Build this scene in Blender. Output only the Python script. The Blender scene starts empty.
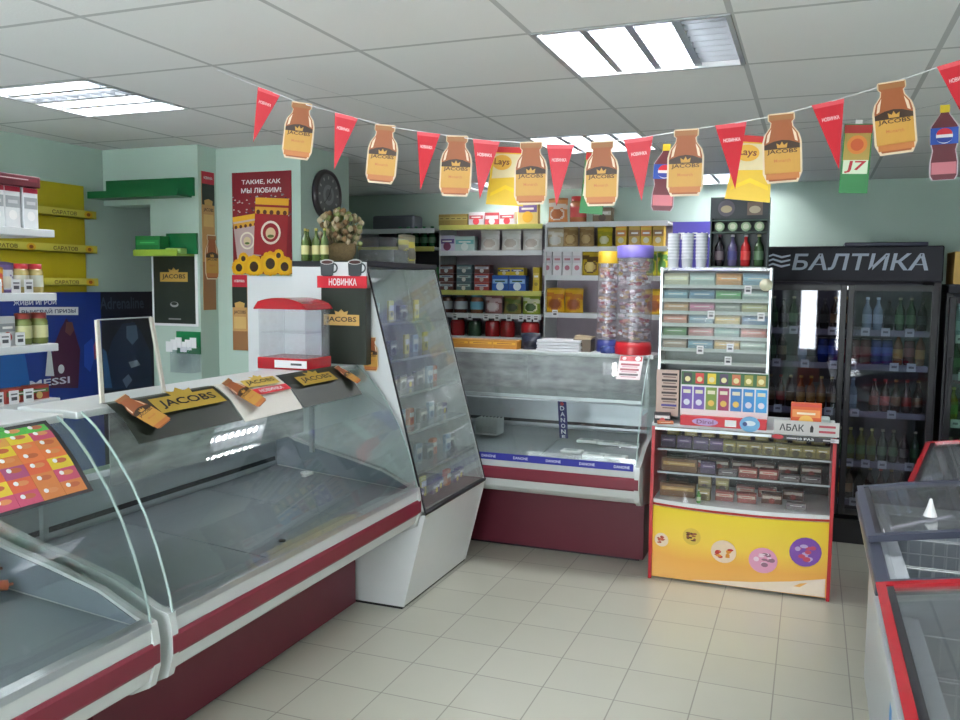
import bpy, bmesh, math, random
from mathutils import Matrix, Vector
random.seed(7)
S = bpy.context.scene
COL = S.collection
PI = math.pi
R = math.radians

# ---------------------------------------------------------------- camera, world, exposure
F0, PITCH, ROLL, YAW, CAMZ = 855.28, .0892334, .00954945, -.3689197, 1.677
cy, sy = math.cos(YAW), math.sin(YAW)
_f = Vector((sy, cy, 0)); _r = Vector((cy, -sy, 0)); _u = Vector((0, 0, 1))
_f2 = _f*math.cos(PITCH) - _u*math.sin(PITCH); _u2 = _u*math.cos(PITCH) + _f*math.sin(PITCH)
_r3 = _r*math.cos(ROLL) + _u2*math.sin(ROLL); _u3 = -_r*math.sin(ROLL) + _u2*math.cos(ROLL)
cam = bpy.data.cameras.new('camera'); cam_o = bpy.data.objects.new('camera', cam); COL.objects.link(cam_o)
cam.sensor_width = 36; cam.lens = 36*F0/960; cam.clip_start = .05
mw = Matrix((_r3, _u3, -_f2)).transposed().to_4x4(); mw.translation = (0, 0, CAMZ)
cam_o.matrix_world = mw
S.camera = cam_o

S.view_settings.view_transform = 'Standard'
S.view_settings.look = 'None'
S.view_settings.exposure = 1.18
S.view_settings.gamma = 1
S.view_settings.use_curve_mapping = False
TUBE = 38.0          # fluorescent tube strength
DAY = 8.5            # overcast daylight behind the shop windows
w = bpy.data.worlds.new('world'); S.world = w; w.use_nodes = True
w.node_tree.nodes['Background'].inputs[0].default_value = (.93, .95, 1, 1)
w.node_tree.nodes['Background'].inputs[1].default_value = DAY
try:
    S.cycles.transparent_max_bounces = 40; S.cycles.max_bounces = 8
    S.cycles.sample_clamp_indirect = 4; S.cycles.caustics_reflective = False; S.cycles.caustics_refractive = False
except Exception: pass

def at(px, py, X=None, Y=None, Z=None):
    """the point of a plane (x, y or z given) seen along one direction from where the photographer stood"""
    d = _r3*((px-480)/F0) - _u3*((py-360)/F0) + _f2
    t = X/d.x if X is not None else Y/d.y if Y is not None else (Z-CAMZ)/d.z
    return Vector((0, 0, CAMZ)) + d*t

# ---------------------------------------------------------------- materials
def lin(c): c /= 255; return c/12.92 if c <= .04045 else ((c+.055)/1.055)**2.4
_mats = {}
def mat(name, rgb, rough=.5, metal=0, noise=.06, scale=18, bump=0, emis=0, alpha=1, coat=0):
    if name in _mats: return _mats[name]
    m = bpy.data.materials.new(name); m.use_nodes = True; nt = m.node_tree; N = nt.nodes; L = nt.links
    b = N['Principled BSDF']; c = [lin(v) for v in rgb]
    b.inputs['Roughness'].default_value = rough; b.inputs['Metallic'].default_value = metal
    if coat: b.inputs['Coat Weight'].default_value = coat
    tc = N.new('ShaderNodeTexCoord'); nz = N.new('ShaderNodeTexNoise'); nz.inputs['Scale'].default_value = scale
    L.new(tc.outputs['Object'], nz.inputs['Vector'])
    mx = N.new('ShaderNodeMix'); mx.data_type = 'RGBA'
    mx.inputs[6].default_value = (*[v*(1-noise) for v in c], 1); mx.inputs[7].default_value = (*[min(1, v*(1+noise)) for v in c], 1)
    L.new(nz.outputs['Fac'], mx.inputs[0]); L.new(mx.outputs[2], b.inputs['Base Color'])
    if bump:
        bp = N.new('ShaderNodeBump'); bp.inputs['Strength'].default_value = bump; bp.inputs['Distance'].default_value = .01
        L.new(nz.outputs['Fac'], bp.inputs['Height']); L.new(bp.outputs[0], b.inputs['Normal'])
    if emis:
        b.inputs['Emission Color'].default_value = (1, .985, 1, 1); b.inputs['Emission Strength'].default_value = emis
    if alpha < 1: b.inputs['Alpha'].default_value = alpha
    _mats[name] = m; return m
def C(r, g, b, rough=.45): return mat('print_%02x%02x%02x' % (r, g, b), (r, g, b), rough, noise=.03, scale=60)
def glass(name, tint=(.95, .97, .965), base=.04, mul=.8, rough=.02, haze=0, hazecol=(.8, .85, .85)):
    if name in _mats: return _mats[name]
    m = bpy.data.materials.new(name); m.use_nodes = True; nt = m.node_tree; N = nt.nodes; L = nt.links
    N.remove(N['Principled BSDF']); out = N['Material Output']
    tr = N.new('ShaderNodeBsdfTransparent'); tr.inputs[0].default_value = (*tint, 1)
    gl = N.new('ShaderNodeBsdfGlossy'); gl.inputs['Roughness'].default_value = rough; gl.inputs[0].default_value = (1, 1, 1, 1)
    lw = N.new('ShaderNodeLayerWeight'); lw.inputs['Blend'].default_value = .5
    p = N.new('ShaderNodeMath'); p.operation = 'POWER'; p.inputs[1].default_value = 4
    a = N.new('ShaderNodeMath'); a.operation = 'MULTIPLY_ADD'; a.inputs[1].default_value = mul; a.inputs[2].default_value = base
    L.new(lw.outputs['Facing'], p.inputs[0]); L.new(p.outputs[0], a.inputs[0])
    mx = N.new('ShaderNodeMixShader'); L.new(a.outputs[0], mx.inputs[0]); L.new(gl.outputs[0], mx.inputs[2])
    if haze:
        df = N.new('ShaderNodeBsdfDiffuse'); df.inputs[0].default_value = (*hazecol, 1)
        nz = N.new('ShaderNodeTexNoise'); nz.inputs['Scale'].default_value = 7
        hm = N.new('ShaderNodeMath'); hm.operation = 'MULTIPLY'; hm.inputs[1].default_value = haze*2
        L.new(nz.outputs['Fac'], hm.inputs[0])
        h = N.new('ShaderNodeMixShader'); L.new(hm.outputs[0], h.inputs[0]); L.new(tr.outputs[0], h.inputs[1]); L.new(df.outputs[0], h.inputs[2])
        L.new(h.outputs[0], mx.inputs[1])
    else: L.new(tr.outputs[0], mx.inputs[1])
    L.new(mx.outputs[0], out.inputs[0]); _mats[name] = m; return m
def grid_mat(name, rgb, line, size, ox, oy, lw, rough, var=.05, bump=0, lsoft=0):
    m = bpy.data.materials.new(name); m.use_nodes = True; nt = m.node_tree; N = nt.nodes; L = nt.links
    b = N['Principled BSDF']; b.inputs['Roughness'].default_value = rough
    g = N.new('ShaderNodeNewGeometry'); sp = N.new('ShaderNodeSeparateXYZ'); L.new(g.outputs['Position'], sp.inputs[0])
    def mth(op, a, bb=None, c=None):
        n = N.new('ShaderNodeMath'); n.operation = op
        for i, v in enumerate((a, bb, c)):
            if v is None: continue
            if isinstance(v, (int, float)): n.inputs[i].default_value = v
            else: L.new(v, n.inputs[i])
        return n.outputs[0]
    ds, ids = [], []
    for ax, o in ((0, ox), (1, oy)):
        t = mth('DIVIDE', mth('SUBTRACT', sp.outputs[ax], o), size)
        fr = mth('FRACT', t); d = mth('MINIMUM', fr, mth('SUBTRACT', 1, fr)); ds.append(d); ids.append(mth('FLOOR', t))
    d = mth('MINIMUM', ds[0], ds[1]); isl = mth('LESS_THAN', d, lw/2/size)
    cb = N.new('ShaderNodeCombineXYZ'); L.new(ids[0], cb.inputs[0]); L.new(ids[1], cb.inputs[1])
    wn = N.new('ShaderNodeTexWhiteNoise'); L.new(cb.outputs[0], wn.inputs['Vector'])
    nz = N.new('ShaderNodeTexNoise'); nz.inputs['Scale'].default_value = 6; L.new(g.outputs['Position'], nz.inputs['Vector'])
    c = [lin(v) for v in rgb]
    m1 = N.new('ShaderNodeMix'); m1.data_type = 'RGBA'; m1.inputs[6].default_value = (*[v*(1-var) for v in c], 1); m1.inputs[7].default_value = (*[v*(1+var) for v in c], 1)
    L.new(mth('ADD', mth('MULTIPLY', wn.outputs['Value'], .5), mth('MULTIPLY', nz.outputs['Fac'], .5)), m1.inputs[0])
    m2 = N.new('ShaderNodeMix'); m2.data_type = 'RGBA'; L.new(isl, m2.inputs[0]); L.new(m1.outputs[2], m2.inputs[6]); m2.inputs[7].default_value = (*[lin(v) for v in line], 1)
    L.new(m2.outputs[2], b.inputs['Base Color'])
    if bump:
        n2 = N.new('ShaderNodeTexNoise'); n2.inputs['Scale'].default_value = 120; L.new(g.outputs['Position'], n2.inputs['Vector'])
        bp = N.new('ShaderNodeBump'); bp.inputs['Strength'].default_value = bump; bp.inputs['Distance'].default_value = .004
        L.new(n2.outputs['Fac'], bp.inputs['Height']); L.new(bp.outputs[0], b.inputs['Normal'])
    _mats[name] = m; return m

M_wall = mat('mint_wall_paint', (182, 203, 192), .7, noise=.05, scale=3)
M_white = mat('white_laminate', (222, 226, 228), .35, noise=.02)
M_abs = mat('light_grey_plastic', (198, 203, 203), .4, noise=.03)
M_burg = mat('burgundy_panel', (98, 26, 44), .45, noise=.06, scale=8)
M_red = mat('red_bumper', (112, 22, 44), .4)
M_steel = mat('brushed_steel', (186, 192, 198), .35, .3, noise=.08, scale=12)
M_deck = mat('zinc_deck', (150, 158, 166), .28, .45, noise=.12, scale=6)
M_alu = mat('aluminium_profile', (190, 195, 198), .3, .7)
M_dark = mat('dark_trim', (28, 28, 34), .4)
M_black = mat('black_body', (11, 11, 20), .4)
M_blackin = mat('fridge_interior', (70, 70, 84), .5)
M_paper = mat('paper_white', (235, 236, 238), .7, noise=.02)
M_ink = C(30, 28, 30)
M_gl = glass('case_glass')
M_glg = glass('showcase_glass', (.9, .94, .93), .05, .7, .03, .10, (.85, .9, .88))  # pale haze colour mixed in to imitate room light reflected by the glass
M_gld = glass('fridge_glass', (.74, .75, .80), .05, .7, .02)
M_gll = glass('freezer_lid_glass', (.84, .85, .87), .07, .8, .03, .07)
M_clear = glass('clear_plastic', (.93, .94, .96), .04, .5, .12, .06, (.9, .9, .95))
M_film = glass('frosted_film', (.95, .97, .97), .03, .4, .3, .4, (.85, .88, .9))
M_red_gloss = mat('glossy_red_plastic', (172, 26, 38), .25, coat=.3)
M_gold = mat('gold_print', (196, 164, 66), .35, .3)
M_green = mat('green_plastic', (18, 104, 58), .4)
M_grey_rim = mat('grey_freezer_rim', (60, 64, 80), .35)
M_wire = mat('coated_wire', (196, 202, 204), .35)

# ---------------------------------------------------------------- mesh builder
def frame(o, right, up):
    r = Vector(right).normalized(); u = Vector(up).normalized(); n = r.cross(u)
    m = Matrix((r, u, n)).transposed().to_4x4(); m.translation = Vector(o); return m
def FS(x, y, z): return frame((x, y, z), (1, 0, 0), (0, 0, 1))      # a face that looks towards -y
def FE(x, y, z): return frame((x, y, z), (0, 1, 0), (0, 0, 1))      # a face that looks towards +x
_txt = {}
def text_geo(s):
    if s in _txt: return _txt[s]
    c = bpy.data.curves.new('t', 'FONT'); c.body = s; c.size = 1; c.resolution_u = 2; c.offset = .018; c.align_x = 'CENTER'
    o = bpy.data.objects.new('t', c); COL.objects.link(o)
    dg = bpy.context.evaluated_depsgraph_get(); dg.update()
    me = bpy.data.meshes.new_from_object(o.evaluated_get(dg))
    v = [tuple(x.co) for x in me.vertices]; f = [tuple(p.vertices) for p in me.polygons]
    bpy.data.objects.remove(o); bpy.data.curves.remove(c); bpy.data.meshes.remove(me)
    _txt[s] = (v, f); return v, f
W = {}
class MB:
    def __init__(s): s.V = []; s.F = []; s.FM = []; s.SM = []; s.mats = []
    def mi(s, m):
        if m not in s.mats: s.mats.append(m)
        return s.mats.index(m)
    def add(s, vs, fs, m, T=None, smooth=False):
        n = len(s.V); k = s.mi(m)
        s.V += [T @ Vector(v) for v in vs] if T else [Vector(v) for v in vs]
        for f in fs: s.F.append(tuple(i+n for i in f)); s.FM.append(k); s.SM.append(smooth)
        return s
    def bx(s, x0, x1, y0, y1, z0, z1, m, T=None, bev=0):
        x0, x1 = sorted((x0, x1)); y0, y1 = sorted((y0, y1)); z0, z1 = sorted((z0, z1))
        if bev:
            bev = min(bev, .45*min(x1-x0, y1-y0, z1-z0))
            bm = bmesh.new(); bmesh.ops.create_cube(bm, size=1)
            for v in bm.verts: v.co = Vector(((x0+x1)/2+v.co.x*(x1-x0), (y0+y1)/2+v.co.y*(y1-y0), (z0+z1)/2+v.co.z*(z1-z0)))
            bmesh.ops.bevel(bm, geom=bm.edges[:], offset=bev, segments=2, profile=.5, affect='EDGES')
            bm.verts.ensure_lookup_table(); bm.verts.index_update()
            s.add([v.co.copy() for v in bm.verts], [tuple(v.index for v in f.verts) for f in bm.faces], m, T); bm.free(); return s
        v = [(x, y, z) for z in (z0, z1) for y in (y0, y1) for x in (x0, x1)]
        return s.add(v, [(0, 2, 3, 1), (4, 5, 7, 6), (0, 1, 5, 4), (2, 6, 7, 3), (0, 4, 6, 2), (1, 3, 7, 5)], m, T)
    def lathe(s, prof, m, T=None, n=14, smooth=True):
        vs = []; fs = []
        for r, z in prof:
            for i in range(n): a = 2*PI*i/n; vs.append((r*math.cos(a), r*math.sin(a), z))
        for k in range(len(prof)-1):
            for i in range(n): j = (i+1) % n; fs.append((k*n+i, k*n+j, (k+1)*n+j, (k+1)*n+i))
        s.add(vs, fs, m, T, smooth)
        if prof[0][0] > 1e-5: s.add(vs[:n], [tuple(range(n))[::-1]], m, T)
        if prof[-1][0] > 1e-5: s.add(vs[-n:], [tuple(range(n))], m, T)
        return s
    def cyl(s, p0, p1, r, m, n=12, r1=None):
        p0, p1 = Vector(p0), Vector(p1); d = p1-p0; z = d.normalized()
        x = z.orthogonal().normalized(); y = z.cross(x); T = Matrix((x, y, z)).transposed().to_4x4(); T.translation = p0
        return s.lathe([(r, 0), (r if r1 is None else r1, d.length)], m, T, n)
    def tube(s, pts, r, m, n=6):
        for a, b in zip(pts, pts[1:]): s.cyl(a, b, r, m, n)
        return s
    def prism(s, poly, z0, z1, m, T=None):
        """outline in local XY, carried from z0 to z1 along local Z"""
        n = len(poly); ar = sum(poly[i][0]*poly[(i+1) % n][1]-poly[(i+1) % n][0]*poly[i][1] for i in range(n))
        if ar < 0: poly = poly[::-1]
        if z1 < z0: z0, z1 = z1, z0
        vs = [(x, y, z0) for x, y in poly]+[(x, y, z1) for x, y in poly]
        return s.add(vs, [tuple(range(n))[::-1], tuple(range(n, 2*n))]+[(i, (i+1) % n, n+(i+1) % n, n+i) for i in range(n)], m, T)
    def strip(s, pts, t, z0, z1, m, T=None):
        """a bent sheet: line of points in local XY given thickness t, carried along local Z"""
        P = [Vector((a, b)) for a, b in pts]; nr = []
        for i in range(len(P)):
            d = (P[min(i+1, len(P)-1)]-P[max(i-1, 0)]).normalized(); nr.append(Vector((-d.y, d.x)))
        vs = []
        for p, q in zip(P, nr):
            for o in (-t/2, t/2):
                for z in (z0, z1): e = p+q*o; vs.append((e.x, e.y, z))
        fs = []
        for i in range(len(P)-1):
            a, b = i*4, i*4+4
            fs += [(a, a+1, b+1, b), (a+2, b+2, b+3, a+3), (a, b, b+2, a+2), (a+1, a+3, b+3, b+1)]
        k = (len(P)-1)*4; fs += [(0, 2, 3, 1), (k, k+1, k+3, k+2)]
        return s.add(vs, fs, m, T, False)
    # flat prints in local XY at height z above a face
    def rect(s, T, x, y, w_, h_, m, z=.001, rot=0, bow=0):
        c, q = math.cos(rot), math.sin(rot)
        return s.add([(x+a*c-b*q, y+a*q+b*c, z) for a, b in ((-w_/2, -h_/2), (w_/2, -h_/2), (w_/2, h_/2), (-w_/2, h_/2))], [(0, 1, 2, 3)], m, T)
    def poly(s, T, pts, m, z=.001): return s.add([(a, b, z) for a, b in pts], [tuple(range(len(pts)))], m, T)
    def disc(s, T, x, y, rx, m, z=.001, ry=None, n=20):
        ry = ry or rx; return s.poly(T, [(x+rx*math.cos(2*PI*i/n), y+ry*math.sin(2*PI*i/n)) for i in range(n)], m, z)
    def text(s, T, t, x, y, w_, h_, m, z=.0015, shear=0, rot=0):
        v, f = text_geo(t)
        if not v: return s
        xs = [a[0] for a in v]; ys = [a[1] for a in v]; x0, x1, y0, y1 = min(xs), max(xs), min(ys), max(ys)
        sx, sy_ = w_/(x1-x0), h_/(y1-y0); q = []
        for a in v:
            X = (a[0]-(x0+x1)/2)*sx; Y = (a[1]-(y0+y1)/2)*sy_; X += shear*Y
            q.append((x+X*math.cos(rot)-Y*math.sin(rot), y+X*math.sin(rot)+Y*math.cos(rot), z))
        return s.add(q, f, m, T)
    def build(s, name, parent=None, origin=None):
        me = bpy.data.meshes.new(name); o = bpy.data.objects.new(name, me); COL.objects.link(o)
        if parent is not None:
            o.parent = parent; I = W[parent].inverted(); W[o] = W[parent].copy()
        else:
            if origin is None:
                xs = [v.x for v in s.V]; ys = [v.y for v in s.V]; origin = ((min(xs)+max(xs))/2, (min(ys)+max(ys))/2, min(v.z for v in s.V))
            o.location = origin; W[o] = Matrix.Translation(Vector(origin)); I = W[o].inverted()
        me.from_pydata([tuple(I @ v) for v in s.V], [], s.F)
        for m in s.mats: me.materials.append(m)
        me.polygons.foreach_set('material_index', s.FM); me.polygons.foreach_set('use_smooth', s.SM); me.update()
        return o
def tag(o, label, cat, group=None):
    o['label'] = label; o['category'] = cat
    if group: o['group'] = group
    return o
def struct(mb, name): o = mb.build(name, origin=(0, 0, 0)); o['kind'] = 'structure'; return o
def thing(name, label, cat, loc=(0, 0, 0), rot=0, group=None):
    o = bpy.data.objects.new(name, None); COL.objects.link(o); o.empty_display_size = .1
    o.location = loc; o.rotation_euler = (0, 0, rot); W[o] = Matrix.Translation(Vector(loc)) @ Matrix.Rotation(rot, 4, 'Z')
    return tag(o, label, cat, group)
def single(mb, name, label, cat, group=None): return tag(mb.build(name), label, cat, group)
def copy_tree(o, parent=None):
    c = o.copy(); COL.objects.link(c)
    if parent is not None: c.parent = parent
    W[c] = W[o].copy()
    for ch in [k for k in KIDS.get(o, [])]: KIDS.setdefault(c, []).append(copy_tree(ch, c))
    return c
KIDS = {}
class Kind:
    """one model of a thing; the first place() builds it, later ones copy it with its parts"""
    def __init__(s, name, desc, cat, fn): s.name, s.desc, s.cat, s.fn, s.proto = name, desc, cat, fn, None
    def place(s, loc, rot=0, label=None, group=None, tilt=None, scale=None):
        if s.proto is None:
            r = s.fn(s.name); s.proto = r
            KIDS[r] = [o for o in r.children]; o = r
            for k in KIDS[r]: KIDS[k] = list(k.children)
        else: o = copy_tree(s.proto)
        o.location = loc; o.rotation_euler = (tilt[0], tilt[1], rot) if tilt else (0, 0, rot)
        if scale: o.scale = (scale,)*3
        else: o.scale = (1, 1, 1)
        W[o] = Matrix.Translation(Vector(loc)) @ Matrix.Rotation(rot, 4, 'Z')
        o['label'] = label or s.desc; o['category'] = s.cat
        if group: o['group'] = group
        elif 'group' in o: del o['group']
        return o
def root0(name):
    o = bpy.data.objects.new(name, None); COL.objects.link(o); o.empty_display_size = .05; W[o] = Matrix(); return o
ORD = 'first second third fourth fifth sixth seventh eighth ninth tenth eleventh twelfth thirteenth fourteenth fifteenth sixteenth seventeenth eighteenth nineteenth twentieth'.split()
def row(items, z, rot, where, group, side='from left'):
    """items: (kind, x, y) in order; each label counts along its row"""
    for i, it in enumerate(items):
        k, x, y = it[:3]; dz = it[3] if len(it) > 3 else 0
        k.place((x, y, z+dz), rot+random.uniform(-.06, .06), f'{k.desc}, {ORD[i]} {side} {where}', group)

# ---------------------------------------------------------------- the room
XL, XR, YF, YB, ZC = -4.0, 2.0, -1.7, 6.85, 2.45
M_floor = grid_mat('floor_tiles', (186, 187, 174), (142, 142, 132), .3, -1.884, 3.0077, .0055, .28, .05)
M_ceil = grid_mat('ceiling_tiles', (232, 233, 234), (188, 190, 192), .6, -.25, 2.6, .018, .85, .02, .25)
struct(MB().bx(XL-.1, XR+.1, YF-.1, YB+.1, -.1, 0, M_floor), 'floor')
LIGHTS = [(-3.25, 2.6), (-.85, 2.6), (-1.45, 4.4), (-2.65, 6.2), (-.85, 6.2), (-2.05, .2), (.35, .2), (.95, 2.6), (.95, 4.4)]  # last four fixtures are out of view, added to brighten the room
mb = MB(); x = -.25-.6*7
while x < XR+.1:
    y = 2.6-.6*8
    while y < YB+.1:
        if not any(abs(x-a) < .05 and abs(y-b) < .05 for a, b in LIGHTS):
            mb.add([(x, y, ZC), (x, y+.6, ZC), (x+.6, y+.6, ZC), (x+.6, y, ZC)], [(0, 1, 2, 3)], M_ceil)
        y += .6
    x += .6
mb.bx(XL-.1, XR+.1, YF-.1, YB+.1, ZC+.16, ZC+.2, M_wall)
struct(mb, 'ceiling')
struct(MB().bx(XL-.1, XL, YF, YB, 0, ZC+.15, M_wall), 'wall_left')
struct(MB().bx(XL, XR, YB, YB+.1, 0, ZC+.15, M_wall), 'wall_back')
struct(MB().bx(XR, XR+.1, YF, YB, 0, ZC+.15, M_wall), 'wall_right')
# the street side, behind the photographer: wall pieces round a shop window and a glazed door
mb = MB()
mb.bx(XL, -2.9, YF-.1, YF, 0, ZC+.15, M_wall); mb.bx(1.55, XR, YF-.1, YF, 0, ZC+.15, M_wall)
mb.bx(-2.9, 1.55, YF-.1, YF, 2.1, ZC+.15, M_wall); mb.bx(-2.9, -.35, YF-.1, YF, 0, .75, M_wall); mb.bx(-.35, -.22, YF-.1, YF, 0, 2.1, M_wall)
mb.bx(.6, 1.55, YF-.1, YF, 0, 2.1, M_wall)
struct(mb, 'wall_front')
mb = MB()
for a in (-2.9, -1.65, -.4): mb.bx(a, a+.05, YF-.07, YF-.02, .75, 2.1, M_white)
mb.bx(-2.9, -.35, YF-.07, YF-.02, .75, .8, M_white).bx(-2.9, -.35, YF-.07, YF-.02, 2.05, 2.1, M_white).bx(-2.87, -.37, YF-.05, YF-.045, .78, 2.07, M_gl)
struct(mb, 'window_1')
mb = MB()
mb.bx(-.22, -.15, YF-.07, YF-.02, 0, 2.1, M_white).bx(.07, .355, YF-.08, YF-.02, 0, 2.1, M_dark).bx(.525, .6, YF-.07, YF-.02, 0, 2.1, M_white)  # broad dark post is made up: it stands in for the photographer's reflection
mb.bx(-.22, .6, YF-.065, YF-.025, 0, .75, M_white).bx(-.22, .6, YF-.065, YF-.025, 2.03, 2.1, M_white).bx(-.2, .58, YF-.05, YF-.045, .75, 2.05, M_gl)
struct(mb, 'door_1')
struct(MB().bx(-3.65, -3.3, 4.04, 4.2, 0, ZC, M_wall), 'column_1')
struct(MB().bx(XL, -3.65, 4.04, 4.2, 2.12, ZC, M_wall), 'beam_1')
struct(MB().bx(-3.3, -2.72, 4.2, 4.74, 0, ZC, M_wall), 'column_2')

M_tube_on = mat('lit_tube', (255, 255, 255), .5, emis=TUBE)
M_tube_off = mat('unlit_tube', (190, 195, 200), .4)
M_refl = mat('white_reflector', (225, 228, 230), .25, .2)
M_louv = mat('louver_metal', (150, 155, 160), .3, .5)
def ceiling_light(x, y, on, along, label):
    t = thing('ceiling_light', label, 'light', (x+.3, y+.3, ZC), 0, None)
    h = MB(); e = .012
    h.bx(x+e, x+.6-e, y+e, y+.6-e, ZC+.075, ZC+.085, M_refl)
    for a in (x+e, x+.6-e-.004): h.bx(a, a+.004, y+e, y+.6-e, ZC-.002, ZC+.075, M_refl)
    for b in (y+e, y+.6-e-.004): h.bx(x+e, x+.6-e, b, b+.004, ZC-.002, ZC+.075, M_refl)
    h.build('housing', t)
    f = MB()
    for a in (x, x+.585): f.bx(a, a+.015, y, y+.6, ZC-.004, ZC, M_alu)
    for b in (y, y+.585): f.bx(x+.015, x+.585, b, b+.015, ZC-.004, ZC, M_alu)
    f.build('frame', t)
    for k in range(4):
        q = .09+.14*k; m = M_tube_on if on[k] else M_tube_off
        p0, p1 = ((x+q, y+.03, ZC+.05), (x+q, y+.57, ZC+.05)) if along == 'y' else ((x+.03, y+q, ZC+.05), (x+.57, y+q, ZC+.05))
        MB().cyl(p0, p1, .013, m, 8).build('tube', t)
    g = MB()
    for k in range(1, 4):
        q = .02+.14*k
        if along == 'y': g.bx(x+q-.012, x+q+.012, y+.02, y+.58, ZC+.002, ZC+.03, M_louv)
        else: g.bx(x+.02, x+.58, y+q-.012, y+q+.012, ZC+.002, ZC+.03, M_louv)
    for k in range(1, 9):
        q = .6*k/9
        if along == 'y': g.bx(x+.02, x+.58, y+q-.0015, y+q+.0015, ZC+.002, ZC+.025, M_louv)
        else: g.bx(x+q-.0015, x+q+.0015, y+.02, y+.58, ZC+.002, ZC+.025, M_louv)
    g.build('louver', t)
A1 = (1, 1, 1, 1)
LB = ['square ceiling light panel above the left counter with half its tubes lit', 'brightest square ceiling light with one dark louvered end',
      'square ceiling light behind the middle of the bunting', 'small far ceiling light over the far end of the back shelves', 'far ceiling light near the back wall above the cigarette rack',
      'added unseen ceiling light over the counter behind the photographer', 'added unseen ceiling light near the shop door behind the photographer', 'added unseen ceiling light above the red framed chest freezer', 'added unseen ceiling light above the far freezer beside the drinks fridge']
ONS = [((1, 0, 1, 1), 'x'), ((1, 1, 1, 0), 'y'), (A1, 'y'), ((0, 1, 1, 0), 'y'), (A1, 'y'), (A1, 'y'), (A1, 'y'), (A1, 'y'), (A1, 'y')]
for (x, y), l, (on, al) in zip(LIGHTS, LB, ONS): ceiling_light(x, y, on, al, l)

# ---------------------------------------------------------------- refrigerated counters
GP = [(.35, 1.26), (.29, 1.215), (.225, 1.145), (.155, 1.05), (.10, .95), (.062, .86), (.032, .77), (.012, .70), (.006, .655)]   # glass outline: depth from the nose, height
def chilled_counter(name, label, org, right, length, deck_m, strip_blue=False, back_lit=False):
    """local x runs along the counter, local y points to the staff side"""
    rot = math.atan2(right[1], right[0]); t = thing(name, label, 'display counter', org, rot)
    T = W[t].copy(); Lh = length
    P = T @ Matrix(((0, 0, 1, 0), (1, 0, 0, 0), (0, 1, 0, 0), (0, 0, 0, 1)))   # polygon (depth, height) carried along the length
    MB().prism([(.35, .02), (.35, .44), (1.1, .44), (1.1, .02)], .03, Lh-.03, M_burg, P).build('base', t)
    MB().prism([(.38, 0), (.38, .02), (1.05, .02), (1.05, 0)], .06, Lh-.06, M_dark, P).build('plinth', t)
    MB().prism([(.03, .655), (0, .645), (-.002, .52), (.012, .475), (.06, .44), (.2, .40), (.34, .385), (1.12, .385), (1.12, .70), (.86, .70), (.84, .62), (.05, .60)], .028, Lh-.028, M_abs, P).build('body', t)
    MB().prism([(-.006, .595), (-.012, .585), (-.012, .532), (-.006, .522), (.004, .522), (.004, .595)], 0.004, Lh-.004, M_red, P).build('bumper_strip', t)
    MB().prism([(-.004, .64), (0, .66), (.03, .668), (.045, .65), (.03, .635)], .028, Lh-.028, M_alu, P).build('front_rail', t)
    # deck of loose steel trays, with seams
    d = MB(); n = 3
    for k in range(n):
        a = .03+(Lh-.06)*k/n; b = .03+(Lh-.06)*(k+1)/n
        d.prism([(.045, .625), (.045, .64), (.83, .705), (.83, .69)], a+.003, b-.003, deck_m, P)
    d.build('deck', t)
    r = MB(); r.prism([(.83, .69), (.82, .72), (.83, .80), (.835, .885), (.86, .90), (.88, .90), (.88, .69)], .028, Lh-.028, M_steel, P)
    r.prism([(.818, .735), (.822, .735), (.826, .755), (.822, .755)], .05, Lh-.05, M_dark, P)
    r.build('air_duct', t)
    top = MB(); top.bx(0, Lh, .345, .60, 1.238, 1.263, M_white, T, .004); tp = top.build('top_shelf', t)
    for u0 in (.0, Lh-.028):
        MB().prism([(0, .655), (-.01, .6), (-.01, .52), (.01, .455), (.08, .42), (.34, .375), (1.14, .375), (1.14, .95), (.86, .93), (.72, .86), (.57, .82), (.40, .785), (.2, .735), (.06, .672)], u0, u0+.028, M_abs, P).build('end_panel', t)
        v0, v1 = (u0+.0285, u0+.032) if u0 == 0 else (u0-.004, u0-.0005)
        MB().prism([(.045, .655), (.2, .725), (.40, .772), (.57, .808), (.72, .845), (.825, .9), (.83, .71), (.045, .643)], v0, v1, mat('inner_liner', (128, 138, 148), .4, .3), P).build('end_liner', t)
        g = MB(); gp = [(.351, 1.245)]+GP[1:-1]+[(.03, .668), (.2, .738), (.40, .788), (.57, .823), (.70, .86), (.70, 1.245)]
        g.prism(gp, u0+.011, u0+.017, M_gl, P); g.build('end_glass', t)
    f = MB()
    h = (Lh-.03)/2
    f.strip(GP, .006, .02, .013+h, M_gl, P); f.strip(GP, .006, .017+h, Lh-.02, M_gl, P)
    f.build('front_glass', t)
    for u in (.019, Lh-.025): MB().strip(GP, .0065, u, u+.005, mat('glass_edge', (178, 198, 196), .2), P).build('glass_edging', t)
    for u in (.06, Lh-.08): MB().bx(u, u+.02, .57, .59, .80, 1.238, M_alu, T).build('shelf_post', t)
    return t, T, P
near_c, Tn, Pn = chilled_counter('chilled_counter', 'near refrigerated counter with price poster on its curved glass and a burgundy base', (-1.80, .15, 0), (0, 1), 1.83, M_deck)
mid_c, Tm, Pm = chilled_counter('chilled_counter', 'empty refrigerated counter with dark coffee banners on its curved glass', (-1.80, 2.03, 0), (0, 1), 1.80, M_deck)
far_c, Tf, Pf = chilled_counter('chilled_counter', 'far refrigerated dairy counter facing the door with a blue front strip', (-2.72, 4.72, 0), (1, 0), 1.86, mat('pale_deck', (150, 160, 165), .35, .4))
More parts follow.
